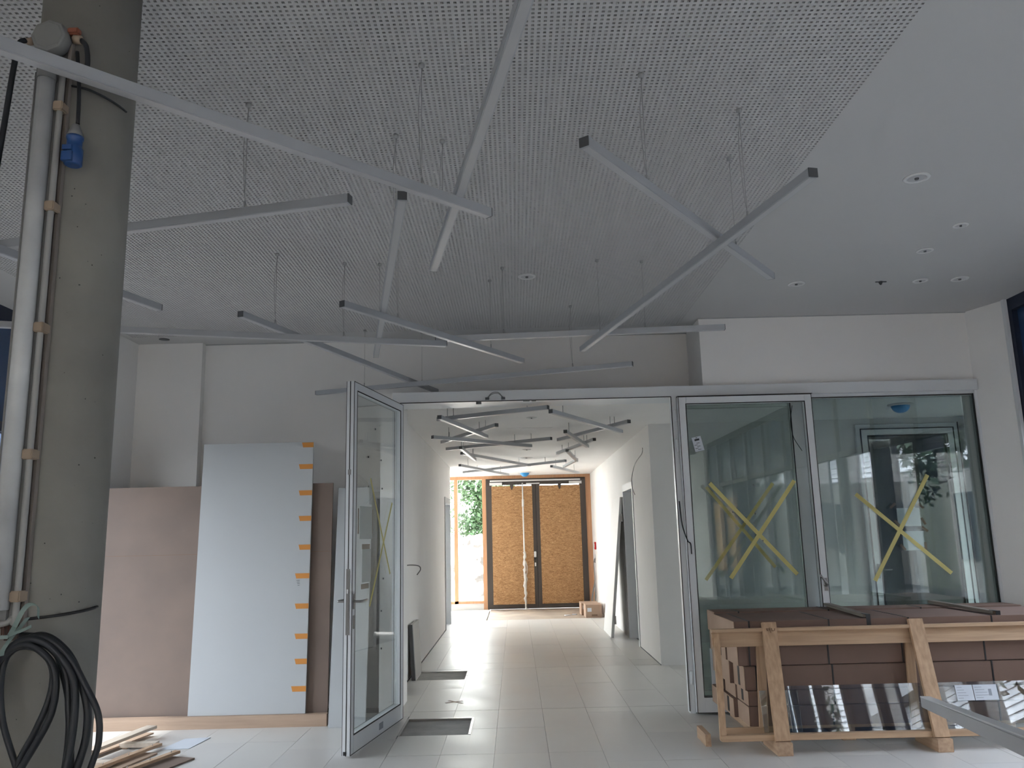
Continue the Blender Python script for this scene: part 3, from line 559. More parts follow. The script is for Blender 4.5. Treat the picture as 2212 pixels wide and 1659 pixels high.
B = [
 ((-0.083, 3.426), (-1.455, 2.105), 3.16, L_, (.12, .72), 'long silver light bar crossing in front of the concrete column top'),
 ((-0.42, 4.277), (0.061, 2.016), 3.16, U_, (.14, .9), 'long silver light bar running up to the top centre of the picture'),
 ((-0.688, 3.324), (-1.795, 3.598), 2.9, U_, (.18, .8), 'silver light bar ending in mid air right of the column, sloping slightly'),
 ((-2.148, 4.77), (-2.238, 4.483), 2.12, L_, (.3, .85), 'silver light bar mostly hidden behind the concrete column'),
 ((-0.457, 3.298), (-1.098, 6.391), 3.16, U_, (.155, .78), 'silver light bar pointing away from viewer with dark cap, left of centre'),
 ((-1.033, 4.776), (0.081, 6.536), 2.10, L_, (.25, .78), 'short silver light bar sloping down to the right above the portal'),
 ((-1.761, 5.084), (-0.75, 8.127), 3.18, U_, (.12, .88), 'silver light bar running down to the open left door top'),
 ((-0.482, 5.889), (-3.307, 5.056), 3.16, L_, (.24, .80), 'nearly level silver light bar running left behind the column'),
 ((-0.565, 5.897), (1.567, 5.747), 2.14, U_, (.24, .73), 'level silver light bar above the corridor opening'),
 ((1.249, 3.081), (0.555, 6.183), 3.17, L_, (.17, .86), 'long silver light bar on the right, crossing from upper right'),
 ((0.295, 2.85), (1.542, 4.566), 2.12, U_, (.25, .74), 'silver light bar with dark square cap on the right side'),
 ((1.039, 6.775), (-1.922, 7.792), 3.13, L_, (.17, .83), 'lowest silver light bar just above the door header'),
]
for a, b, ln, z, w_, lb in B: pendant(a, ext(a, b, ln), z, w_, lb, HG)
KG = 'linear lights below the corridor ceiling'
Cb = [
 ((-0.801, 8.549), (0.354, 7.9), 2.80, 'corridor light bar leading from the left to the top middle'),
 ((-0.746, 8.116), (-0.327, 9.821), 2.76, 'brightly lit corridor light bar nearest on the left'),
 ((-0.942, 10.628), (-0.185, 9.097), 2.80, 'corridor light bar rising right below the nearest left one'),
 ((-0.981, 9.736), (0.238, 10.971), 2.76, 'corridor light bar sloping gently right across the middle'),
 ((-0.953, 11.487), (0.497, 10.512), 2.80, 'corridor light bar rising right through the middle'),
 ((-0.722, 10.987), (-0.615, 12.771), 2.76, 'short steep corridor light bar on the left'),
 ((-0.783, 12.114), (0.28, 14.496), 2.80, 'corridor light bar sloping right behind the short steep one'),
 ((-0.983, 15.691), (0.882, 13.758), 2.80, 'long corridor light bar nearest the entrance, rising right'),
 ((-0.919, 13.697), (-0.117, 16.033), 2.76, 'farthest left corridor light bar crossing the long one'),
 ((0.374, 7.9), (1.298, 9.645), 2.76, 'corridor light bar sloping right from the top middle'),
 ((0.597, 10.687), (1.313, 9.058), 2.80, 'corridor light bar crossing under the nearest right one'),
 ((0.617, 9.515), (1.028, 11.204), 2.76, 'short corridor light bar on the right, second nearest'),
 ((0.675, 12.465), (1.081, 10.735), 2.80, 'middle right corridor light bar rising right'),
 ((0.775, 11.698), (1.041, 13.367), 2.76, 'middle right corridor light bar pointing away'),
 ((1.062, 13.636), (0.922, 14.973), 2.80, 'small far right corridor light bar rising right'),
 ((0.661, 14.331), (1.273, 15.999), 2.76, 'farthest right corridor light bar above the doors'),
]
for a, b, z, lb in Cb: pendant(a, b, z, (.15, .82), lb, KG, ztop=ZK, w=.045, hgt=.04)

# ceiling fittings
def spot(x, y, z, r, label, m='white', kind='downlight'):
    t = thing('recessed_downlight', (x, y, z), label, 'light', None)
    n = 24; MB().lathe((x, y, z), [(r, .0), (r * .98, -.006), (r * .72, -.008), (r * .68, .0)], n).build('trim_ring', M[m], t)
    MB().lathe((x, y, z), [(r * .7, -.004), (r * .5, -.002), (r * .18, -.001)], n).build('reflector', M['diffuser'], t)
    MB().lathe((x, y, z), [(r * .18, -.002), (r * .14, -.012)], 12).build('lamp', M['cap'], t)
spot(2.401, 4.44, ZC, .075, 'nearest white recessed downlight on the plain ceiling right')
spot(3.078, 5.214, ZC, .05, 'small recessed downlight behind the nearest one')
spot(3.083, 5.712, ZC, .06, 'recessed downlight third from the front on the right')
spot(2.384, 6.459, ZC, .07, 'recessed downlight closest to the perforated field near end wall')
spot(3.414, 6.454, ZC, .06, 'recessed downlight in the far row, middle')
spot(3.728, 6.429, ZC, .07, 'recessed downlight in the far row, nearest right wall')
spot(0.137, 6.091, ZC, .07, 'round white fitting set in the perforated ceiling')
spot(0.216, 9.268, ZK, .06, 'nearest round fitting in the corridor ceiling'); spot(.209, 12.76, ZK, .07, 'round fitting halfway down the corridor ceiling'); spot(.219, 14.1, ZK, .11, 'larger round fitting far down the corridor ceiling')
o = MB().lathe((-3.444, 7.792, ZC), [(.05, .0), (.05, -.004), (.0, -.004)], 20).build('ceiling_hole_cover', M['cap']); setp(o, 'dark round opening in the ceiling left of the wall pier', 'hole cover')
o = MB().lathe((3.082, 6.452, ZC), [(.016, .0), (.016, -.012), (.006, -.03)], 10).box(3.04, 3.13, 6.447, 6.457, ZC - .008, ZC).build('sprinkler_stub', M['cap']); setp(o, 'small dark pipe stub in the plain ceiling', 'sprinkler')
for x, y, r, lb in ((.223, 17.3, .10, 'blue covered dome sensor above the entrance doors'), (4.33, 8.93, .10, 'blue covered dome sensor on the lobby ceiling behind glass')):
    t = thing('dome_sensor', (x, y, ZK), lb, 'sensor')
    MB().lathe((x, y, ZK), [(r * 1.35, 0), (r * 1.35, -.012), (r * 1.0, -.02)], 24).build('base', M['white'], t)
    MB().lathe((x, y, ZK - .015), [(r * math.cos(R(a)), -r * .85 * math.sin(R(a))) for a in range(0, 90, 15)], 24).build('blue_cover', M['blue'], t)

# ------------------------------------------------------------------ concrete column and the site services on it
cxn, cyn, cr = -1.41, 2.49, .15
cn = thing('concrete_column', (cxn, cyn, 0), 'round grey concrete column standing in the left foreground', 'column')
MB().lathe((cxn, cyn, 0), [(cr, 0), (cr, .8), (cr, 1.6), (cr, 2.4), (cr, ZC)], 64).build('shaft', M['concrete'], cn)
bh = MB(); rb = random.Random(11)
for k in range(70):
    a = R(rb.uniform(-125, -10)); z = rb.uniform(.9, 3.5); r_ = rb.choice([.0006, .0009, .0012, .0018]); p = Vector((cxn + cr * math.cos(a), cyn + cr * math.sin(a), z))
    nn = Vector((math.cos(a), math.sin(a), 0)); tt = Vector((-nn.y, nn.x, 0)); bh.obox(p - tt * r_ - Vector((0, 0, r_)) , tt * 2 * r_ * rb.uniform(.6, 1.4), Vector((0, 0, 2 * r_)), nn * .0006)
o = bh.build('blowholes', M['concrete_dark'], cn); o['kind'] = 'stuff'
def cf(a, off=0, z=0):       # a point on the column face at angle a (deg), off metres out
    return Vector((cxn + (cr + off) * math.cos(R(a)), cyn + (cr + off) * math.sin(R(a)), z))
# cable channel and conduit on the face
ch = thing('cable_channel', cf(-97, .01, 1.33), 'dark brown vertical channel strip on the column face', 'cable channel')
a_ = -97; nn = Vector((math.cos(R(a_)), math.sin(R(a_)), 0)); tt = Vector((-nn.y, nn.x, 0))
MB().obox(cf(a_, -.004, 1.30) + tt * .000, tt * .040, nn * .014, (0, 0, 1.74)).build('strip', M['brownchannel'], ch)
MB().obox(cf(a_, -.006, 1.32) + tt * .042, tt * .011, nn * .014, (0, 0, 1.84)).build('conduit', M['pipe'], ch)
# tube light (vertical, switched off) in front of the column's left side
tx, ty = -1.426, 2.30
tl = thing('site_tube_light', (tx, ty, 1.35), 'dirty vertical fluorescent tube lamp fixed to the column', 'lamp')
MB().box(tx - .040, tx + .028, ty + .0, ty + .045, 1.345, 3.035).build('housing', M['greyplastic'], tl, bevel=.012)
MB().tube([(tx - .004, ty - .004, 1.385), (tx - .004, ty - .004, 2.985)], .026, 16).build('tube_cover', M['tubeglass'], tl)
MB().lathe((tx - .004, ty - .004, 2.985), [(.028, 0), (.028, .03), (.018, .045)], 16).build('upper_socket', M['greyplastic'], tl)
MB().tube([(tx - .045, ty + .01, 1.36), (tx - .045, ty + .01, 3.02)], .005, 8).build('edge_rail', M['greyplastic'], tl)
MB().tube(curve_pts([(tx + .037, ty + .01, 3.04), (tx + .037, ty + .01, 2.2), (tx + .037, ty + .01, 1.42), (tx + .027, ty + .01, 1.36), (tx - .01, ty + .01, 1.345)], 20), .009, 10).build('side_tube', M['greypipe'], tl)
for z in (2.90, 2.57, 2.19, 1.815, 1.42): MB().box(tx + .022, tx + .052, ty - .006, ty + .035, z - .015, z + .015).build('clip', M['beige'], tl, bevel=.003)
# junction box with cables
jb = thing('junction_box', (-1.43, 2.30, 3.135), 'round grey junction box high on the column with cable glands', 'junction box')
MB().lathe((-1.432, 2.335, 3.135), [(.050, 0), (.058, -.01), (.058, -.045), (.048, -.052)], 8, 'y').build('housing', M['greyplastic'], jb, bevel=.004)
MB().tube([(-1.490, 2.31, 3.132), (-1.510, 2.31, 3.128)], .012, 10).build('cable_gland', M['beige'], jb); MB().tube([(-1.368, 2.32, 3.14), (-1.345, 2.32, 3.137)], .014, 10).build('cable_gland', M['beige'], jb)
MB().box(-1.392, -1.352, 2.31, 2.335, 3.155, 3.18).build('orange_tape', M['orange'], jb, bevel=.006)
def cable(name, pts, r, label, m='cable', n=50, cat='cable', group=None):
    o = MB().tube(curve_pts(pts, n), r, 8).build(name, M[m]); return setp(o, label, cat, group)
cable('hanging_cable', [(-1.510, 2.30, 3.128), (-1.522, 2.29, 3.11), (-1.528, 2.285, 3.04), (-1.540, 2.285, 2.85), (-1.553, 2.285, 2.62), (-1.556, 2.285, 2.3)], .0085, 'black cable hanging at the left edge beside the tube lamp')
cable('looped_cable', [(-1.345, 2.32, 3.137), (-1.325, 2.315, 3.11), (-1.320, 2.32, 3.06), (-1.327, 2.325, 3.01)], .008, 'black cable looping out of the junction box right gland')
cable('drop_cable', [(-1.358, 2.325, 3.10), (-1.340, 2.32, 2.97), (-1.332, 2.315, 2.845)], .006, 'dark cable dropping to the blue connector')
o = MB().tube([cf(a, .004, 3.0 + .003 * math.sin(R(a * 3)) - max(0, (a + 60)) * .0004 - .012) for a in range(-118, -4, 6)], .0035, 6).build('cable_tie', M['cable']); setp(o, 'thin black tie around the column below the light bar', 'cable tie')
cp = thing('blue_connector', (-1.33, 2.305, 2.72), 'blue power connector hanging from a cable on the column', 'connector')
MB().lathe((-1.331, 2.305, 2.70), [(.020, 0), (.026, .004), (.026, .055), (.022, .058), (.022, .085), (.025, .088), (.025, .096)], 18).build('body', M['bluecap'], cp)
MB().lathe((-1.331, 2.305, 2.796), [(.025, 0), (.018, .018), (.010, .04)], 16).build('neck', M['greyplastic'], cp)
MB().box(-1.350, -1.322, 2.272, 2.285, 2.74, 2.755).box(-1.352, -1.320, 2.273, 2.29, 2.705, 2.735).build('hinged_cap', M['bluecap'], cp)
# belt strap, hooks, coil, green strapping
o = MB().tube([cf(a, .005, 1.350 + (a + 125) * .00008 + (a + 125) ** 2 * .0000009) for a in range(-150, 6, 6)], .0045, 6).build('ratchet_strap', M['strap']); setp(o, 'black strap running around the column', 'strap')
hk = thing('hook_plate', cf(-105, .005, 1.30), 'rusty bent wire hooks on a plate behind the strap', 'hook')
MB().obox(cf(-112, -.003, 1.27) - Vector((.02, 0, 0)), (.075, -.004, 0), (0, -.004, 0), (0, 0, .06)).build('plate', M['brownchannel'], hk)
for k in range(4):
    x = -1.475 + k * .018; zt = 1.375 if k == 3 else 1.345
    MB().tube(curve_pts([(x + .006, 2.325, zt), (x - .003, 2.322, zt - .02), (x - .004, 2.32, 1.318), (x + .003, 2.32, 1.306), (x + .009, 2.32, 1.318), (x + .007, 2.322, 1.338)], 18), .0016, 6).build('hook', M['rust'], hk)
coil = thing('cable_coil', (-1.36, 2.29, 1.3), 'coil of black rubber cable tied to the column', 'cable')
rc = random.Random(4)
turns = [  # (x, z) along each hanging turn of the coil
 ([(-1.329, 0.983), (-1.376, 1.098), (-1.392, 1.204), (-1.379, 1.269), (-1.337, 1.289), (-1.286, 1.273), (-1.255, 1.225), (-1.258, 1.154), (-1.288, 1.073), (-1.324, 0.999), (-1.34, .93)], 2.275, .0085),
 ([(-1.425, 1.11), (-1.415, 1.181), (-1.397, 1.252), (-1.35, 1.292), (-1.306, 1.291), (-1.253, 1.248), (-1.236, 1.189), (-1.242, 1.118), (-1.273, 1.05), (-1.316, 0.972), (-1.34, .90)], 2.262, .0095),
 ([(-1.45, 1.15), (-1.425, 1.229), (-1.374, 1.281), (-1.314, 1.304), (-1.255, 1.272), (-1.219, 1.212), (-1.206, 1.129), (-1.196, 1.048), (-1.187, 0.962), (-1.19, .90)], 2.280, .0095),
 ([(-1.46, 1.13), (-1.431, 1.217), (-1.386, 1.275), (-1.327, 1.31), (-1.263, 1.29), (-1.201, 1.223), (-1.183, 1.152), (-1.183, 1.071), (-1.19, 1.002), (-1.2, 0.93)], 2.265, .0105),
 ([(-1.44, 1.16), (-1.408, 1.24), (-1.351, 1.298), (-1.29, 1.315), (-1.224, 1.271), (-1.181, 1.199), (-1.157, 1.128), (-1.154, 1.059), (-1.166, 1.001), (-1.19, 0.92)], 2.282, .0105),
 ([(-1.43, 1.19), (-1.398, 1.264), (-1.339, 1.304), (-1.277, 1.311), (-1.21, 1.259), (-1.161, 1.187), (-1.122, 1.116), (-1.114, 1.046), (-1.128, 0.989), (-1.15, 0.92)], 2.270, .0085),
 ([(-1.36, 1.318), (-1.30, 1.31), (-1.262, 1.275), (-1.238, 1.224), (-1.213, 1.141), (-1.206, 1.048), (-1.211, 0.963), (-1.22, .90)], 2.290, .0085)]
for pts, yy, f_ in turns:
    MB().tube(curve_pts([(x, yy + .004 * math.sin(5 * z), z) for x, z in pts], 80), f_, 9).build('cable_turn', M['cable'], coil)
gs = thing('green_strapping', (-1.365, 2.27, 1.34), 'pale green plastic strapping knotted round the cable coil', 'strapping')
def ribbon(name, pts, w, m, parent, wdir):
    P = curve_pts(pts, 24); mb = MB(); n = len(P)
    for i in range(n - 1):
        d = (P[i + 1] - P[i]); s0 = Vector(wdir(i / n)).normalized() * w; s1 = Vector(wdir((i + 1) / n)).normalized() * w; up = d.cross(s0).normalized() * .0012
        mb.add([P[i] - s0 / 2, P[i] + s0 / 2, P[i + 1] + s1 / 2, P[i + 1] - s1 / 2, P[i] - s0 / 2 + up, P[i] + s0 / 2 + up, P[i + 1] + s1 / 2 + up, P[i + 1] - s1 / 2 + up], [(0, 1, 2, 3), (4, 7, 6, 5), (0, 4, 5, 1), (1, 5, 6, 2), (2, 6, 7, 3), (3, 7, 4, 0)])
    return mb.build(name, m, parent)
ribbon('strap_strip', [(-1.352, 2.305, 1.362), (-1.358, 2.27, 1.33), (-1.364, 2.245, 1.305), (-1.375, 2.243, 1.285), (-1.382, 2.25, 1.27)], .013, M['strapgreen'], gs, lambda t: (1, .1, .2))
ribbon('strap_strip', [(-1.372, 2.255, 1.315), (-1.345, 2.235, 1.345), (-1.327, 2.235, 1.385), (-1.312, 2.24, 1.402), (-1.296, 2.25, 1.395), (-1.298, 2.26, 1.365)], .012, M['strapgreen'], gs, lambda t: (1 - t, .5 * t + .1, -.3 - .3 * t))
ribbon('strap_strip', [(-1.368, 2.25, 1.318), (-1.40, 2.24, 1.318), (-1.43, 2.238, 1.312), (-1.455, 2.245, 1.296)], .010, M['strapgreen'], gs, lambda t: (.2, .3, 1))
ribbon('strap_strip', [(-1.368, 2.25, 1.32), (-1.34, 2.24, 1.33), (-1.318, 2.24, 1.338), (-1.305, 2.245, 1.345)], .008, M['strapgreen'], gs, lambda t: (-.3, .3, 1))

# ------------------------------------------------------------------ boards leaning at the left wall
def leaning(name, x0, x1, yb, zb, yt, zt, th, m, label, cat, dx=0.0, edge=None):
    t = thing(name, ((x0 + x1) / 2, yb, zb), label, cat); a = Vector((x1 - x0, 0, 0)); up = Vector((dx, yt - yb, zt - zb)); nn = up.cross(a).normalized(); 
    if nn.y < 0: nn = -nn
    MB().obox((x0, yb, zb), a, up, nn * th).build('sheet', m, t, bevel=.0015)
    return t, up.normalized(), -nn, a
MB().box(-4.0, -1.652, 7.30, 7.36, 0.0, .10).build('timber_beam', M['timber']); setp(bpy.data.objects['timber_beam'], 'long pale timber beam on the floor carrying the leaning boards', 'beam')
t, up, nn, a = leaning('brown_hardboard_sheet', -3.78, -1.665, 7.385, .0, 7.455, 2.075, .02, M['hardboard'], 'large brown hardboard sheet leaning behind the white taped board', 'board')
mk = MB().obox(Vector((-3.78, 7.385, 0)) + up * 1.46 + nn * .0008, (2.11, 0, 0), up * .004, nn * .0006)
mk.build('crease', M['browntape'], t)
t, up, nn, a = leaning('white_panel', -2.857, -1.845, 7.335, .101, 7.425, 2.455, .022, M['board'], 'big white board with orange tape tabs down its right edge', 'board')
o0 = Vector((-1.845, 7.335, .101))
zs = [2.425, 2.225, 1.985, 1.755, 1.50, 1.25, .99, .735, .525, .30]
for k, z in enumerate(zs):
    w_ = .095 + .022 * ((k * 7) % 4) / 3; p = o0 + up * ((z - .101) / up.z - .02) + nn * .0012
    mb = MB(); q = [p, p + Vector((-w_, 0, 0)), p + Vector((-w_ - .012, 0, 0)) + up * .045, p + up * .045]; q2 = [v + nn * .001 for v in q]
    mb.add(q + q2, [(0, 1, 2, 3), (4, 7, 6, 5), (0, 4, 5, 1), (1, 5, 6, 2), (2, 6, 7, 3), (3, 7, 4, 0)]).build('tape_tab', M['tape'], t)
p = o0 + up * 1.13 + nn * .001 + Vector((-.09, 0, 0)); mb = MB().obox(p, (.03, 0, 0), up * .012, nn * .001)
for k in range(4): mb.obox(p + Vector((.004 * k - .025, 0, 0)) - up * (.018 + .014 * k), (.03 - .004 * k, 0, 0), up * .003, nn * .001)
mb.build('pencil_marks', M['ink'], t)
leaning('narrow_white_board', -1.625, -1.31, 7.235, 0, 7.50, 2.03, .025, M['board'], 'narrow white board leaning behind the open left door', 'board')
leaning('narrow_white_board', -1.22 - .0, -1.125, 7.62, 0, 7.90, 1.92, .02, M['board'], 'slim white board behind the door pane next to the corridor', 'board', dx=-.09)
MB().box(-1.62, -1.24, 8.02, 8.07, 0, 2.02).build('door_7', M['doorgrey']); struct(bpy.data.objects['door_7'])
S('trim_5', MB().box(-1.64, -1.60, 8.0, 8.08, 0, 2.07).box(-1.64, -1.30, 8.0, 8.08, 2.02, 2.07).box(-1.325, -1.29, 8.0, 8.08, 0, 2.07), 'alu')
# papers on the glass of door leaf 1 (corridor side)
def sheet_on1(name, u0, u1, z0, z1, m, label, tapes=()):
    t = thing(name, on1((u0 + u1) / 2, z0, -.012), label, 'paper'); A = on1(u0, z0, -.010)
    MB().obox(A, on1(u1, z0, -.010) - A, (0, 0, z1 - z0), dn * -.001).build('sheet', m, t)
    for (a, b, c, d, mm) in tapes: 
        A = on1(a, c, -.012); MB().obox(A, on1(b, c, -.012) - A, (0, 0, d - c), dn * -.001).build('tape', M[mm], t)
sheet_on1('notice_sheet', .70, .98, 1.56, 1.82, M['paperclear'], 'pale notice sheet on the open left door pane', ((.68, .70, 1.60, 1.80, 'browntape'), (.99, 1.02, 1.60, 1.80, 'browntape')))
sheet_on1('notice_sheet', .72, .92, 1.22, 1.48, M['paperclear'], 'second pale sheet low on the open left door pane', ((.74, .92, 1.48, 1.52, 'browntape'), (.76, .93, 1.17, 1.21, 'browntape')))
sheet_on1('label_strip', .70, .77, 1.84, 2.06, M['paper'], 'narrow printed label strip on the open left door pane', ((.71, .755, 1.95, 1.97, 'ink'), (.71, .755, 2.0, 2.03, 'ink'), (.72, .75, 1.88, 1.90, 'inkgrey')))

# ------------------------------------------------------------------ offcuts on the floor bottom left
pl = [(-3.22, 5.85, -3.02, 7.02, .09, .022, .10, 'birch', 'pale white faced plank lying topmost on the offcut pile'),
      (-3.02, 5.75, -2.80, 6.66, .05, .02, .045, 'piney', 'narrow pine lath with nails in the offcut pile middle'),
      (-2.80, 5.70, -2.56, 6.42, .05, .02, .045, 'piney', 'second narrow pine lath right of the first'),
      (-3.32, 6.0, -3.10, 7.10, .14, .012, .03, 'timber', 'thin brown plank under the pale one'),
      (-2.74, 5.6, -2.50, 6.36, .22, .012, .012, 'hardboard', 'dark brown board at the right of the offcut pile'),
      (-3.06, 5.5, -2.86, 6.52, .24, .012, .012, 'timber', 'brown flat board beneath the pine laths')]
for (xa, ya, xb, yb, w_, th, z, m_, lb) in pl:
    t = thing('wood_offcut', ((xa + xb) / 2, (ya + yb) / 2, z - th / 2), lb, 'plank', 'wood offcuts by the column')
    MB().bar((xa, ya, z - th / 2 if z > .02 else .006), (xb, yb, z - th / 2 if z > .02 else .006), w_, th).build('plank', M[m_], t, bevel=.001)
    if 'lath' in lb:
        nl = MB()
        for k in range(3): u = .35 + k * .28; nl.tube([(xa + (xb - xa) * u, ya + (yb - ya) * u, z - .002), (xa + (xb - xa) * u, ya + (yb - ya) * u, z + .012)], .003, 5)
        nl.build('nails', M['steel'], t)
for (x, y, z, lb) in ((-2.96, 6.72, .0, 'short cross batten under the pale plank'), (-3.04, 6.18, .0, 'short cross batten nearest the column')):
    o = MB().box(x - .16, x + .12, y - .05, y + .03, .012, .042).build('short_batten', M['birch']); setp(o, lb, 'batten')
    o2 = MB().box(x - .14, x - .10, y - .04, y + .02, 0, .012).box(x + .06, x + .1, y - .04, y + .02, 0, .012).build('packer', M['timber'], o)
o = MB().add([(-2.78, 6.62, .001), (-2.56, 6.64, .001), (-2.52, 6.98, .001), (-2.72, 6.95, .001), (-2.78, 6.62, .004), (-2.56, 6.64, .004), (-2.52, 6.98, .006), (-2.72, 6.95, .006)], [(0, 3, 2, 1), (4, 5, 6, 7), (0, 1, 5, 4), (1, 2, 6, 5), (2, 3, 7, 6), (3, 0, 4, 7)]).build('plastic_sheet', M['paper']); setp(o, 'small shiny white plastic sheet on the floor beside the offcuts', 'plastic')

# ------------------------------------------------------------------ cardboard box stack, pallet, glass crate
pa = thing('pallet', (3.0, 6.85, 0), 'low wooden pallet under the long cardboard boxes', 'pallet')
for k, x in enumerate((1.85, 2.45, 3.05, 3.65, 4.15)):
    MB().box(x - .05, x + .05, 6.42, 7.34, .0, .09).build('block', M['piney'], pa)
for y in (6.42, 6.72, 7.02, 7.26): MB().box(1.74, 4.27, y, y + .08, .09, .118).build('deck_board', M['pinex'], pa)
rk = random.Random(9)
def long_box(x0, x1, y0, y1, z0, z1, label, group, straps, open_end=False):
    t = thing('cardboard_box', ((x0 + x1) / 2, (y0 + y1) / 2, z0), label, 'box', group); g = .0025
    MB().box(x0 + .004, x1, y0 + g, y1 - g, z0 + g, z1 - g).build('carton', M['carton'], t, bevel=.004)
    MB().box(x0, x0 + .004, y0 + .004, y1 - .004, z0 + .004, z1 - .004).build('end_flap', M['cartonend'], t)
    for sx in straps:
        if x0 < sx < x1 - .03:
            w_ = .011
            MB().box(sx, sx + w_, y0 - .001, y0 + .004, z0 + g, z1 - g).box(sx, sx + w_, y0, y1, z1 - .004, z1 + .0).box(sx, sx + w_, y1 - .004, y1 + .001, z0 + g, z1 - g).build('strap', M['strap'], t)
    if open_end: 
        MB().box(x0 - .002, x0 + .001, y0 + (y1 - y0) * .42, y0 + (y1 - y0) * .58, z0 + .02, z1 - .01).build('hand_slot', M['gasket'], t)
rows = [(.118, .262, 1.706), (.262, .372, 1.708), (.372, .549, 1.690), (.549, .711, 1.650), (.711, .878, 1.636)]
nm = ['bottom', 'second from bottom', 'middle', 'second from top']
for k, (z0, z1, x0) in enumerate(rows[:4]):
    sp = [x0 + .085, x0 + .62 + .02 * k, x0 + 1.24, x0 + 1.86]
    long_box(x0, x0 + 2.55, 6.375, 6.69, z0, z1, 'long brown cardboard box, %s of the front stack behind the crate' % nm[k], 'long boxes of the front stack', sp, k in (1, 2))
    long_box(x0 - .03 + .02 * (k % 2), x0 + 2.50, 6.695, 7.02, z0, z1, 'long brown cardboard box, %s of the middle stack' % nm[k], 'long boxes of the middle stack', sp, k in (0, 3))
z0, z1, x0 = rows[4]; long_box(x0, x0 + 2.62, 6.365, 7.02, z0, z1, 'wide brown cardboard box lying topmost on the front stack', 'long boxes of the front stack', [x0 + .11, x0 + .715, x0 + 1.32, x0 + 1.95])
for k, (z0, z1, x0) in enumerate(rows):
    long_box(1.66 + .012 * ((k * 3) % 4), 4.26, 7.07, 7.345, z0, z1 + (0.006 if k == 4 else 0), 'long brown cardboard box, %s of the rear stack against the glass door' % (nm + ['topmost'])[k], 'long boxes of the rear stack', [1.86, 2.62, 3.4])
for (xa, ya, xb, yb, lb) in ((2.70, 7.30, 2.66, 6.40, 'left weathered batten lying across the box tops'), (3.62, 7.32, 3.66, 6.42, 'right weathered batten lying across the box tops')):
    t = thing('top_batten', ((xa + xb) / 2, 6.85, .886), lb, 'batten')
    P = [(xa, ya, .905), ((xa + xb) / 2, (ya + yb) / 2, .900), (xb, yb, .892)]
    MB().bar(P[0], P[1], .055, .022).bar(P[1], P[2], .055, .022).build('lath', M['greybatten'], t)
    MB().box(xb - .016, xb + .016, yb - .035, yb - .03, .70, .905).box(xb - .016, xb + .016, yb - .035, yb + .06, .903, .907).build('black_strap', M['strap'], t)
cr_ = thing('glass_crate', (2.7, 6.15, 0), 'tilted pine crate holding glass sheets before the boxes', 'crate')
def post(xb, xt, w_, lb=None):
    up = Vector((xt - xb, .255, .78)); a = Vector((w_, 0, 0)); n_ = up.cross(a).normalized(); n_ = n_ if n_.y < 0 else -n_
    o = MB().obox((xb - w_ / 2, 6.075, .085), a, up, n_ * .028).build('post', M['pinez'], cr_, bevel=.002)
    return o
for xb, xt in ((1.845, 1.885), (2.965, 2.985), (4.08, 4.10)):
    p_ = post(xb, xt, .108)
    if xb < 3:
        mk = MB()
        for (ux, uz, vx, vz) in ((-.030, .83, -.022, .812), (-.022, .812, -.014, .83), (.0, .835, .001, .80), (.012, .832, .012, .812), (.012, .812, .026, .812), (.03, .815, .034, .83)):
            mk.bar((xt + ux, 6.2755 + .33 * (uz - .80), uz), (xt + vx, 6.2755 + .33 * (vz - .80), vz), .003, .003, up=(0, 1, 0))
        if xb < 2: mk.build('pencil_marks', M['knot'], p_)
    MB().obox((xb + .0, 6.175, .42), (.03, 0, 0), (.0, -.004, 0), (0, .009, .028)).build('knot', M['knot'], p_)
    MB().box(xb - .055, xb + .055, 6.02, 6.36, 0.0, .088).build('skid', M['piney'], cr_, bevel=.003)
    MB().obox((xb - .085, 6.315, .10), (.065, 0, 0), (0, .022, 0), (.03, .03, .60)).build('rear_post', M['pinez'], cr_)
MB().obox((1.455, 6.305, .700), (2.83, 0, 0), (0, .022, 0), (0, .03, .105)).build('top_rail', M['pinex'], cr_, bevel=.002)
MB().obox((1.450, 6.290, .808), (2.85, 0, 0), (0, .05, 0), (0, .002, .022)).build('top_lath', M['pinex'], cr_, bevel=.001)
MB().box(1.42, 4.28, 6.085, 6.14, .088, .128).build('bottom_rail', M['pinex'], cr_, bevel=.002)
MB().obox((1.415, 6.09, .10), (.045, 0, 0), (0, .03, 0), (.055, .235, .72)).build('end_post', M['pinez'], cr_, bevel=.002)
MB().box(1.47, 1.80, 6.24, 6.262, .05, .145).build('end_board', M['pinex'], cr_)
MB().box(1.36, 1.40, 6.33, 6.62, .0, .085).build('runner', M['piney'], cr_)
def gsheet(x0, x1, y0_, z1, lb):
    up = Vector((0, .21 * (z1 - .13), z1 - .13)); n_ = Vector((0, -up.z, up.y)).normalized()
    return setp(MB().obox((x0, y0_, .129), (x1 - x0, 0, 0), up, n_ * .008).build('glass_sheet', M['sheetglass']), lb, 'glass sheet', 'glass sheets in the crate')
gsheet(1.94, 4.20, 6.130, .435, 'long clear glass sheet standing in front in the crate'); gsheet(1.745, 2.02, 6.150, .405, 'small glass sheet at the left end of the crate')
gd = Vector((0, .21, 1)).normalized()
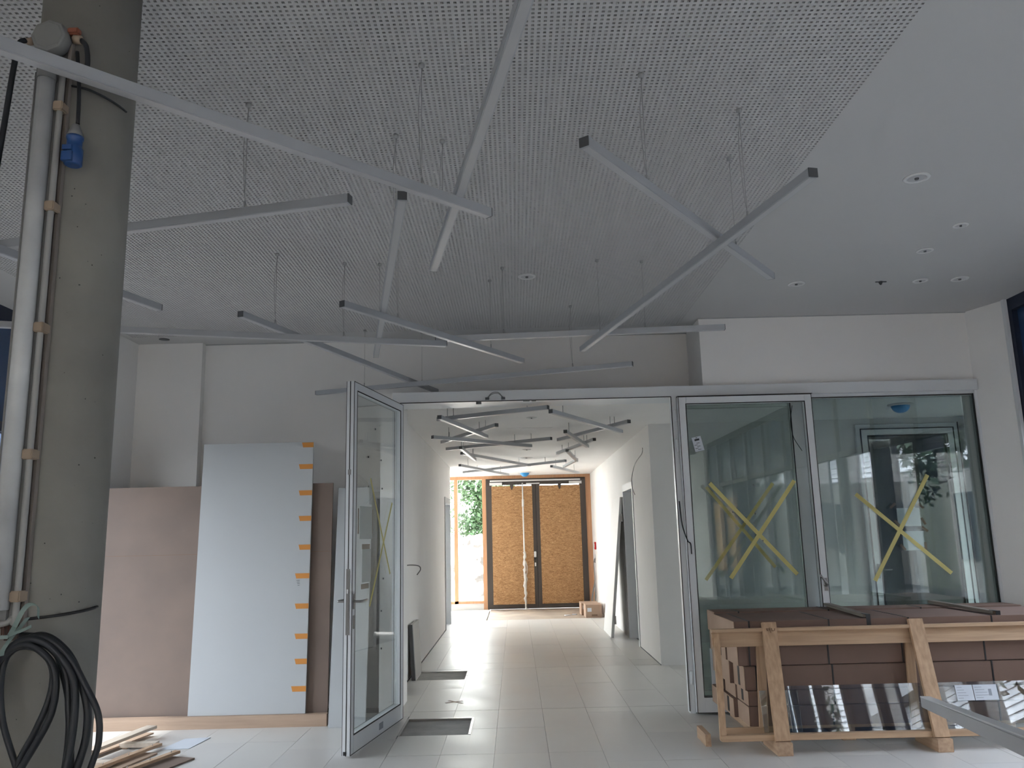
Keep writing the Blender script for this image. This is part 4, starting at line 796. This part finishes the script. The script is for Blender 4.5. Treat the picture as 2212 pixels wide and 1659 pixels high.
for (x0, w_, lb) in ((3.155, .125, 'left pale blue delivery document on the crate glass'), (3.285, .17, 'right pale blue delivery document with code on the crate glass')):
    t = thing('delivery_document', (x0, 6.27, .32), lb, 'paper'); p = Vector((x0, 6.130, .129)) + gd * .185 + Vector((0, -.0100, .002))
    MB().obox(p, (w_, 0, 0), gd * .105, (0, -.001, 0)).build('sheet', M['paper'], t)
    q = MB()
    for k in range(5): q.obox(p + Vector((.01, -.0012, 0)) + gd * (.015 + .018 * k), (w_ * (.3 + .1 * ((k * 3) % 4)), 0, 0), gd * .003, (0, -.0005, 0))
    q.build('print', M['inkgrey'], t)
    if w_ > .15: MB().obox(p + Vector((.105, -.0012, 0)) + gd * .03, (.022, 0, 0), gd * .045, (0, -.0005, 0)).build('bar_code', M['inkgrey'], t)

# grey rail reaching into the picture bottom right
fr_ = thing('metal_rail', (1.93, 3.6, 0), 'grey metal rail reaching in from the lower right corner', 'rail')
MB().bar((2.265, 4.76, .590), (1.30, 1.76, .985), .058, .058).build('rail', M['profile'], fr_, bevel=.004)
MB().bar((2.25, 4.74, .622), (1.31, 1.78, 1.017), .05, .006).build('top_cover', M['alu'], fr_)
MB().box(1.28, 1.34, 1.76, 1.82, 0, .96).build('stand', M['profile'], fr_); MB().box(1.10, 1.50, 1.58, 2.0, 0, .012).build('foot_plate', M['steel'], fr_)

# ------------------------------------------------------------------ corridor objects
ll = thing('leaning_door_leaf', (1.45, 13.3, 0), 'unhung pale door leaf leaning beside the right corridor doorway', 'door leaf')
MB().obox((1.415, 12.82, 0), (0, 1.04, 0), (.235, 0, 2.12), (.045, 0, 0)).build('panel', M['white'], ll, bevel=.002)
MB().obox((1.417, 12.815, 0), (0, .005, 0), (.235, 0, 2.12), (.041, 0, 0)).build('edge_strip', M['white'], ll)
for z in (.26, 1.80): MB().box(1.44 + z * .111, 1.475 + z * .111, 12.79, 12.82, z - .06, z + .06).build('hinge', M['steel'], ll)
lid = thing('access_lid', (-1.17, 9.6, 0), 'pale hatch lid with black edge leaning on the left corridor wall', 'lid')
MB().obox((-1.155, 9.46, 0), (0, .60, 0), (-.035, 0, .60), (-.03, 0, 0)).build('lid', M['lid'], lid)
MB().obox((-1.150, 9.445, 0), (0, .016, 0), (-.035, 0, .60), (-.048, 0, 0)).build('black_edge', M['cap'], lid)
MB().obox((-1.150, 9.440, 0), (0, .006, 0), (-.035, 0, .60), (-.006, 0, 0)).build('metal_edge', M['profile'], lid)
xm = Vector((-.626, 8.194, .0012)); o = MB().obox(xm - Vector((.08, .04, 0)), (.16, .08, 0), (-.012, .024, 0), (0, 0, .001)).obox(xm - Vector((.07, -.07, .0)), (.14, -.14, 0), (.018, .018, 0), (0, 0, .0012)).build('floor_cross_mark', M['browntape']); setp(o, 'small dark tape cross stuck on the floor tiles', 'tape')
cable('wall_wire', [(-1.24, 8.75, 1.27), (-1.15, 8.95, 1.275), (-1.07, 9.05, 1.26), (-1.05, 9.05, 1.22), (-1.08, 9.0, 1.17)], .006, 'grey wire curling out of the left corridor wall', 'greyplastic', 24)
cable('wall_wire', [(1.698, 10.62, 2.66), (1.69, 10.66, 2.585), (1.675, 11.2, 2.50), (1.67, 11.55, 2.33), (1.68, 11.62, 2.2), (1.688, 11.45, 2.09)], .005, 'thin wire arcing down the right corridor wall beside the doorway', 'greyplastic', 24)
ba = thing('call_point', (1.69, 17.55, 1.33), 'red fire alarm call point on the right corridor wall', 'alarm')
MB().box(1.67, 1.70, 17.44, 17.62, 1.24, 1.40).build('housing', M['red'], ba, bevel=.008); MB().box(1.664, 1.672, 17.49, 17.57, 1.28, 1.36).build('button_plate', M['white'], ba)
cb = thing('cable_bundle', (1.66, 17.9, 0), 'loose bundle of grey cables hanging down the right wall', 'cable')
rq = random.Random(2)
for k in range(7):
    o1 = rq.uniform(-.1, .1); o2 = rq.uniform(-.16, .16); MB().tube(curve_pts([(1.70, 17.75, 1.08 - .02 * k), (1.66, 17.75 + o1 * .5, .95), (1.67, 17.75 + o1, .6), (1.62, 17.8 + o2, .32), (1.60, 17.8 + o2 * 1.8, .12 + .02 * k), (1.64, 17.75, .06), (1.66, 17.65 - o2, .3), (1.67, 17.7, .55)], 40), .005, 6).build('cable', M['greyplastic'], cb)
MB().box(1.685, 1.70, 17.6, 17.66, 1.04, 1.14).build('outlet', M['white'], cb)
for (x0, x1, y0_, y1_, h_, lb) in ((1.30, 1.605, 15.93, 16.42, .235, 'nearer brown carton with white label at the corridor end'), (1.26, 1.60, 16.5, 17.0, .22, 'farther brown carton behind the labelled one')):
    t = thing('small_carton', ((x0 + x1) / 2, (y0_ + y1_) / 2, -.008), lb, 'box')
    MB().box(x0, x1, y0_, y1_, -.008, h_).build('carton', M['cartonend'], t, bevel=.003)
    MB().obox((x0, y0_ + .0, h_), (x1 - x0, 0, 0), (0, (y1_ - y0_) * .49, .008), (0, 0, .003)).obox((x0, y1_, h_), (x1 - x0, 0, 0), (0, -(y1_ - y0_) * .49, .012), (0, 0, .003)).build('top_flap', M['cartonend'], t)
    if 'label' in lb[:40]: MB().box(x0 + .03, x0 + .11, y0_ - .002, y0_, .11, .18).build('label', M['paper'], t); MB().box(x0 + .11, x0 + .22, y0_ - .002, y0_, .03, .06).build('stamp', M['browntape'], t)
o = MB().obox((.95, 16.5, -.006), (.10, .05, 0), (-.03, .06, 0), (0, 0, .01)).obox((1.08, 16.62, -.006), (.08, -.03, 0), (.02, .05, 0), (0, 0, .02)).build('paper_scraps', M['paper']); setp(o, 'white paper scraps on the dusty floor before the doors', 'litter')
cbl = thing('cable_loop_plugs', (-.15, 7.44, 2.83), 'small loop of wires between two black plugs on the door header', 'cable')
for x in (-.235, -.085): MB().box(x - .018, x + .018, 7.425, 7.45, 2.812, 2.832).build('plug', M['cap'], cbl)
for k, h_ in enumerate((.035, .045)): MB().tube(curve_pts([(-.235, 7.43, 2.825), (-.19, 7.42 - .01 * k, 2.825 + h_), (-.13, 7.42, 2.83 + h_), (-.085, 7.43, 2.825)], 16), .003, 6).build('wire', M['greyplastic'], cbl)

# ------------------------------------------------------------------ outdoors
gr = struct(thing('ground', (0, 0, -.31), None, None))
MB().box(-60, 60, -60, 18.7, -.5, -.31).build('asphalt', M['asphalt'], gr); MB().box(-60, 60, 18.7, 80, -.5, -.31).build('gravel', M['ground'], gr)
def heap(name, cx0, cy0, rx, ry, h, label):
    mb = MB(); n, mm = 36, 12; rg = random.Random(8); vs = [(cx0, cy0, h - .31)]; fs = []
    for i in range(1, mm + 1):
        for k in range(n):
            a = 2 * math.pi * k / n; t = i / mm; j = 1 + rg.uniform(-.05, .05)
            vs.append((cx0 + rx * t * j * math.cos(a), cy0 + ry * t * j * math.sin(a), -.31 + h * (math.cos(math.pi * t) * .5 + .5) * rg.uniform(.9, 1.1)))
    fs += [(0, 1 + k, 1 + (k + 1) % n) for k in range(n)]
    fs += [(1 + (i - 1) * n + k, 1 + i * n + k, 1 + i * n + (k + 1) % n, 1 + (i - 1) * n + (k + 1) % n) for i in range(1, mm) for k in range(n)]
    return setp(mb.add(vs, fs, False).build(name, M['dirt']), label, 'heap')
heap('gravel_heap', -1.6, 25.5, 6.5, 3.0, 1.85, 'sunlit heap of pale earth and gravel outside the end window')
def tree(name, x, y, h, r, label, cat='tree', m='leaf', nl=2600, seed=1, group=None, trunk=.12, ls=.11, zb=None):
    t = thing(name, (x, y, -.31), label, cat, group); rg = random.Random(seed)
    MB().tube([(x, y, -.31), (x + .1, y, h * .4), (x - .05, y, h * .8)], [trunk, trunk * .7, trunk * .3], 8).build('trunk', M['bark'], t)
    zb = h * .35 if zb is None else zb
    cl = [(x + rg.uniform(-.6, .6) * r, y + rg.uniform(-.6, .6) * r, rg.uniform(zb, h - .3), rg.uniform(.35, .6) * r) for _ in range(12)]
    vs = []; fs = []
    for k in range(nl):
        c0 = cl[k % 12]; d = Vector((rg.gauss(0, 1), rg.gauss(0, 1), rg.gauss(0, 1))).normalized() * c0[3] * rg.uniform(.6, 1.05); p = Vector(c0[:3]) + d
        a = Vector((rg.gauss(0, 1), rg.gauss(0, 1), rg.gauss(0, 1))).normalized(); b_ = a.cross(Vector((rg.gauss(0, 1), rg.gauss(0, 1), 1))).normalized(); s0 = ls * rg.uniform(.6, 1.3)
        n = len(vs); vs += [p - a * s0, p + b_ * s0 * .5, p + a * s0, p - b_ * s0 * .5]; fs.append((n, n + 1, n + 2, n + 3))
    o = MB().add(vs, fs).build('foliage', M[m], t); o['kind'] = 'stuff'
tree('shrub', -1.1, 31.0, 4.1, 1.5, 'bushy green tree outside behind the gravel heap', seed=3, nl=6000, zb=.8)
tree('shrub', -3.0, 36.0, 5.6, 1.7, 'taller thin tree outside left of the bushy one', seed=5, nl=1500, zb=1.2)
tree('shrub', -6.0, 32.0, 4.5, 1.8, 'green tree outside at the far left of the end window', seed=9, nl=2000, zb=.9)
# street side behind the viewer, seen mirrored in the panes
bd = thing('street_house', (0, -19, 0), 'white sided house across the street, mirrored in the glass panes', 'building')
MB().box(-12, 12, -24, -19.2, -.31, 3.4).build('lower_wall', M['concrete'], bd); MB().box(-12, 12, -24, -19.2, 3.4, 8.0).build('upper_wall', M['siding'], bd)
sd = MB()
for k in range(23): sd.obox((-12, -19.2, 3.42 + k * .2), (24, 0, 0), (0, .05, .0), (0, -.035, .19))
o = sd.build('siding_boards', M['siding'], bd); o['kind'] = 'stuff'
MB().box(-.6, 5.2, -19.2, -19.1, 0, 2.9).build('timber_cladding', M['cladding'], bd)
for x in (-8, -4.5, 7.5): MB().box(x, x + 1.6, -19.2, -19.12, .8, 2.6).build('window', M['darkwin'], bd)
MB().box(-12.5, 12.5, -24.5, -18.6, 8.0, 8.4).build('roof', M['roof'], bd)
tree('street_tree', 4.6, -12.5, 5.6, 2.4, 'dark leafy street tree behind the viewer, mirrored in the panes', m='leafd', nl=2600, seed=21, trunk=.2, ls=.16, zb=3.2)
tree('street_tree', 1.0, -13.5, 5.4, 1.6, 'slimmer street tree behind the viewer, mirrored in the panes', m='leafd', nl=1400, seed=23, trunk=.16, ls=.14, zb=3.3)
rh = thing('side_house', (15, -3, -.31), 'long white sided house outside the right glazing, mirrored in the panes', 'building')
MB().box(13, 20, -36, 7.5, -.31, 3.35).build('lower_wall', M['concrete'], rh); MB().box(13, 20, -36, 7.5, 3.35, 5.1).build('upper_wall', M['siding'], rh)
sd = MB()
for k in range(9): sd.obox((13, -36, 3.37 + k * .19), (0, 43.5, 0), (-.06, 0, 0), (.045, 0, .18))
o = sd.build('siding_boards', M['siding'], rh); o['kind'] = 'stuff'
MB().add([(12.3, -36.5, 5.1), (20.5, -36.5, 5.1), (20.5, 8, 5.1), (12.3, 8, 5.1), (16.5, -36.5, 9.6), (16.5, 8, 9.6)], [(0, 3, 2, 1), (0, 4, 5, 3), (1, 2, 5, 4), (0, 1, 4), (3, 5, 2)]).build('roof', M['roof'], rh)
for y in (-18, -9.0, -1.5, 4.5): MB().box(12.93, 13, y, y + 1.5, .6, 2.5).build('window', M['darkwin'], rh)
MB().box(12.9, 13, -32, -26, 0, 3.3).build('timber_cladding', M['cladding'], rh)
tree('street_tree', 10.3, -2.6, 4.9, 1.7, 'dark leafy tree outside the right glazing, mirrored in the panes', m='leafd', nl=1800, seed=31, trunk=.15, ls=.14, zb=3.0)
tree('street_tree', 10.6, 2.6, 4.9, 1.4, 'second dark leafy tree outside the right glazing, mirrored in the panes', m='leafd', nl=1300, seed=33, trunk=.13, ls=.13, zb=3.1)
for nm_, x0, x1, lb in (('neighbour_house', 8.6, 15.0, 'slate blue neighbouring house outside the right glazing'), ('neighbour_house', -15.0, -9.0, 'slate blue neighbouring house outside the left glazing')):
    t = thing(nm_, ((x0 + x1) / 2, 15, -.31), lb, 'building'); MB().box(x0, x1, 9.5, 18, -.31, 9).build('wall', M['slate'], t); MB().box(x0 - .3, x1 + .3, 9.2, 18.3, 9, 9.3).build('roof', M['roof'], t)
    MB().box(x0 + 1, x0 + 2.4, 9.42, 9.5, 1, 2.6).build('window', M['darkwin'], t)
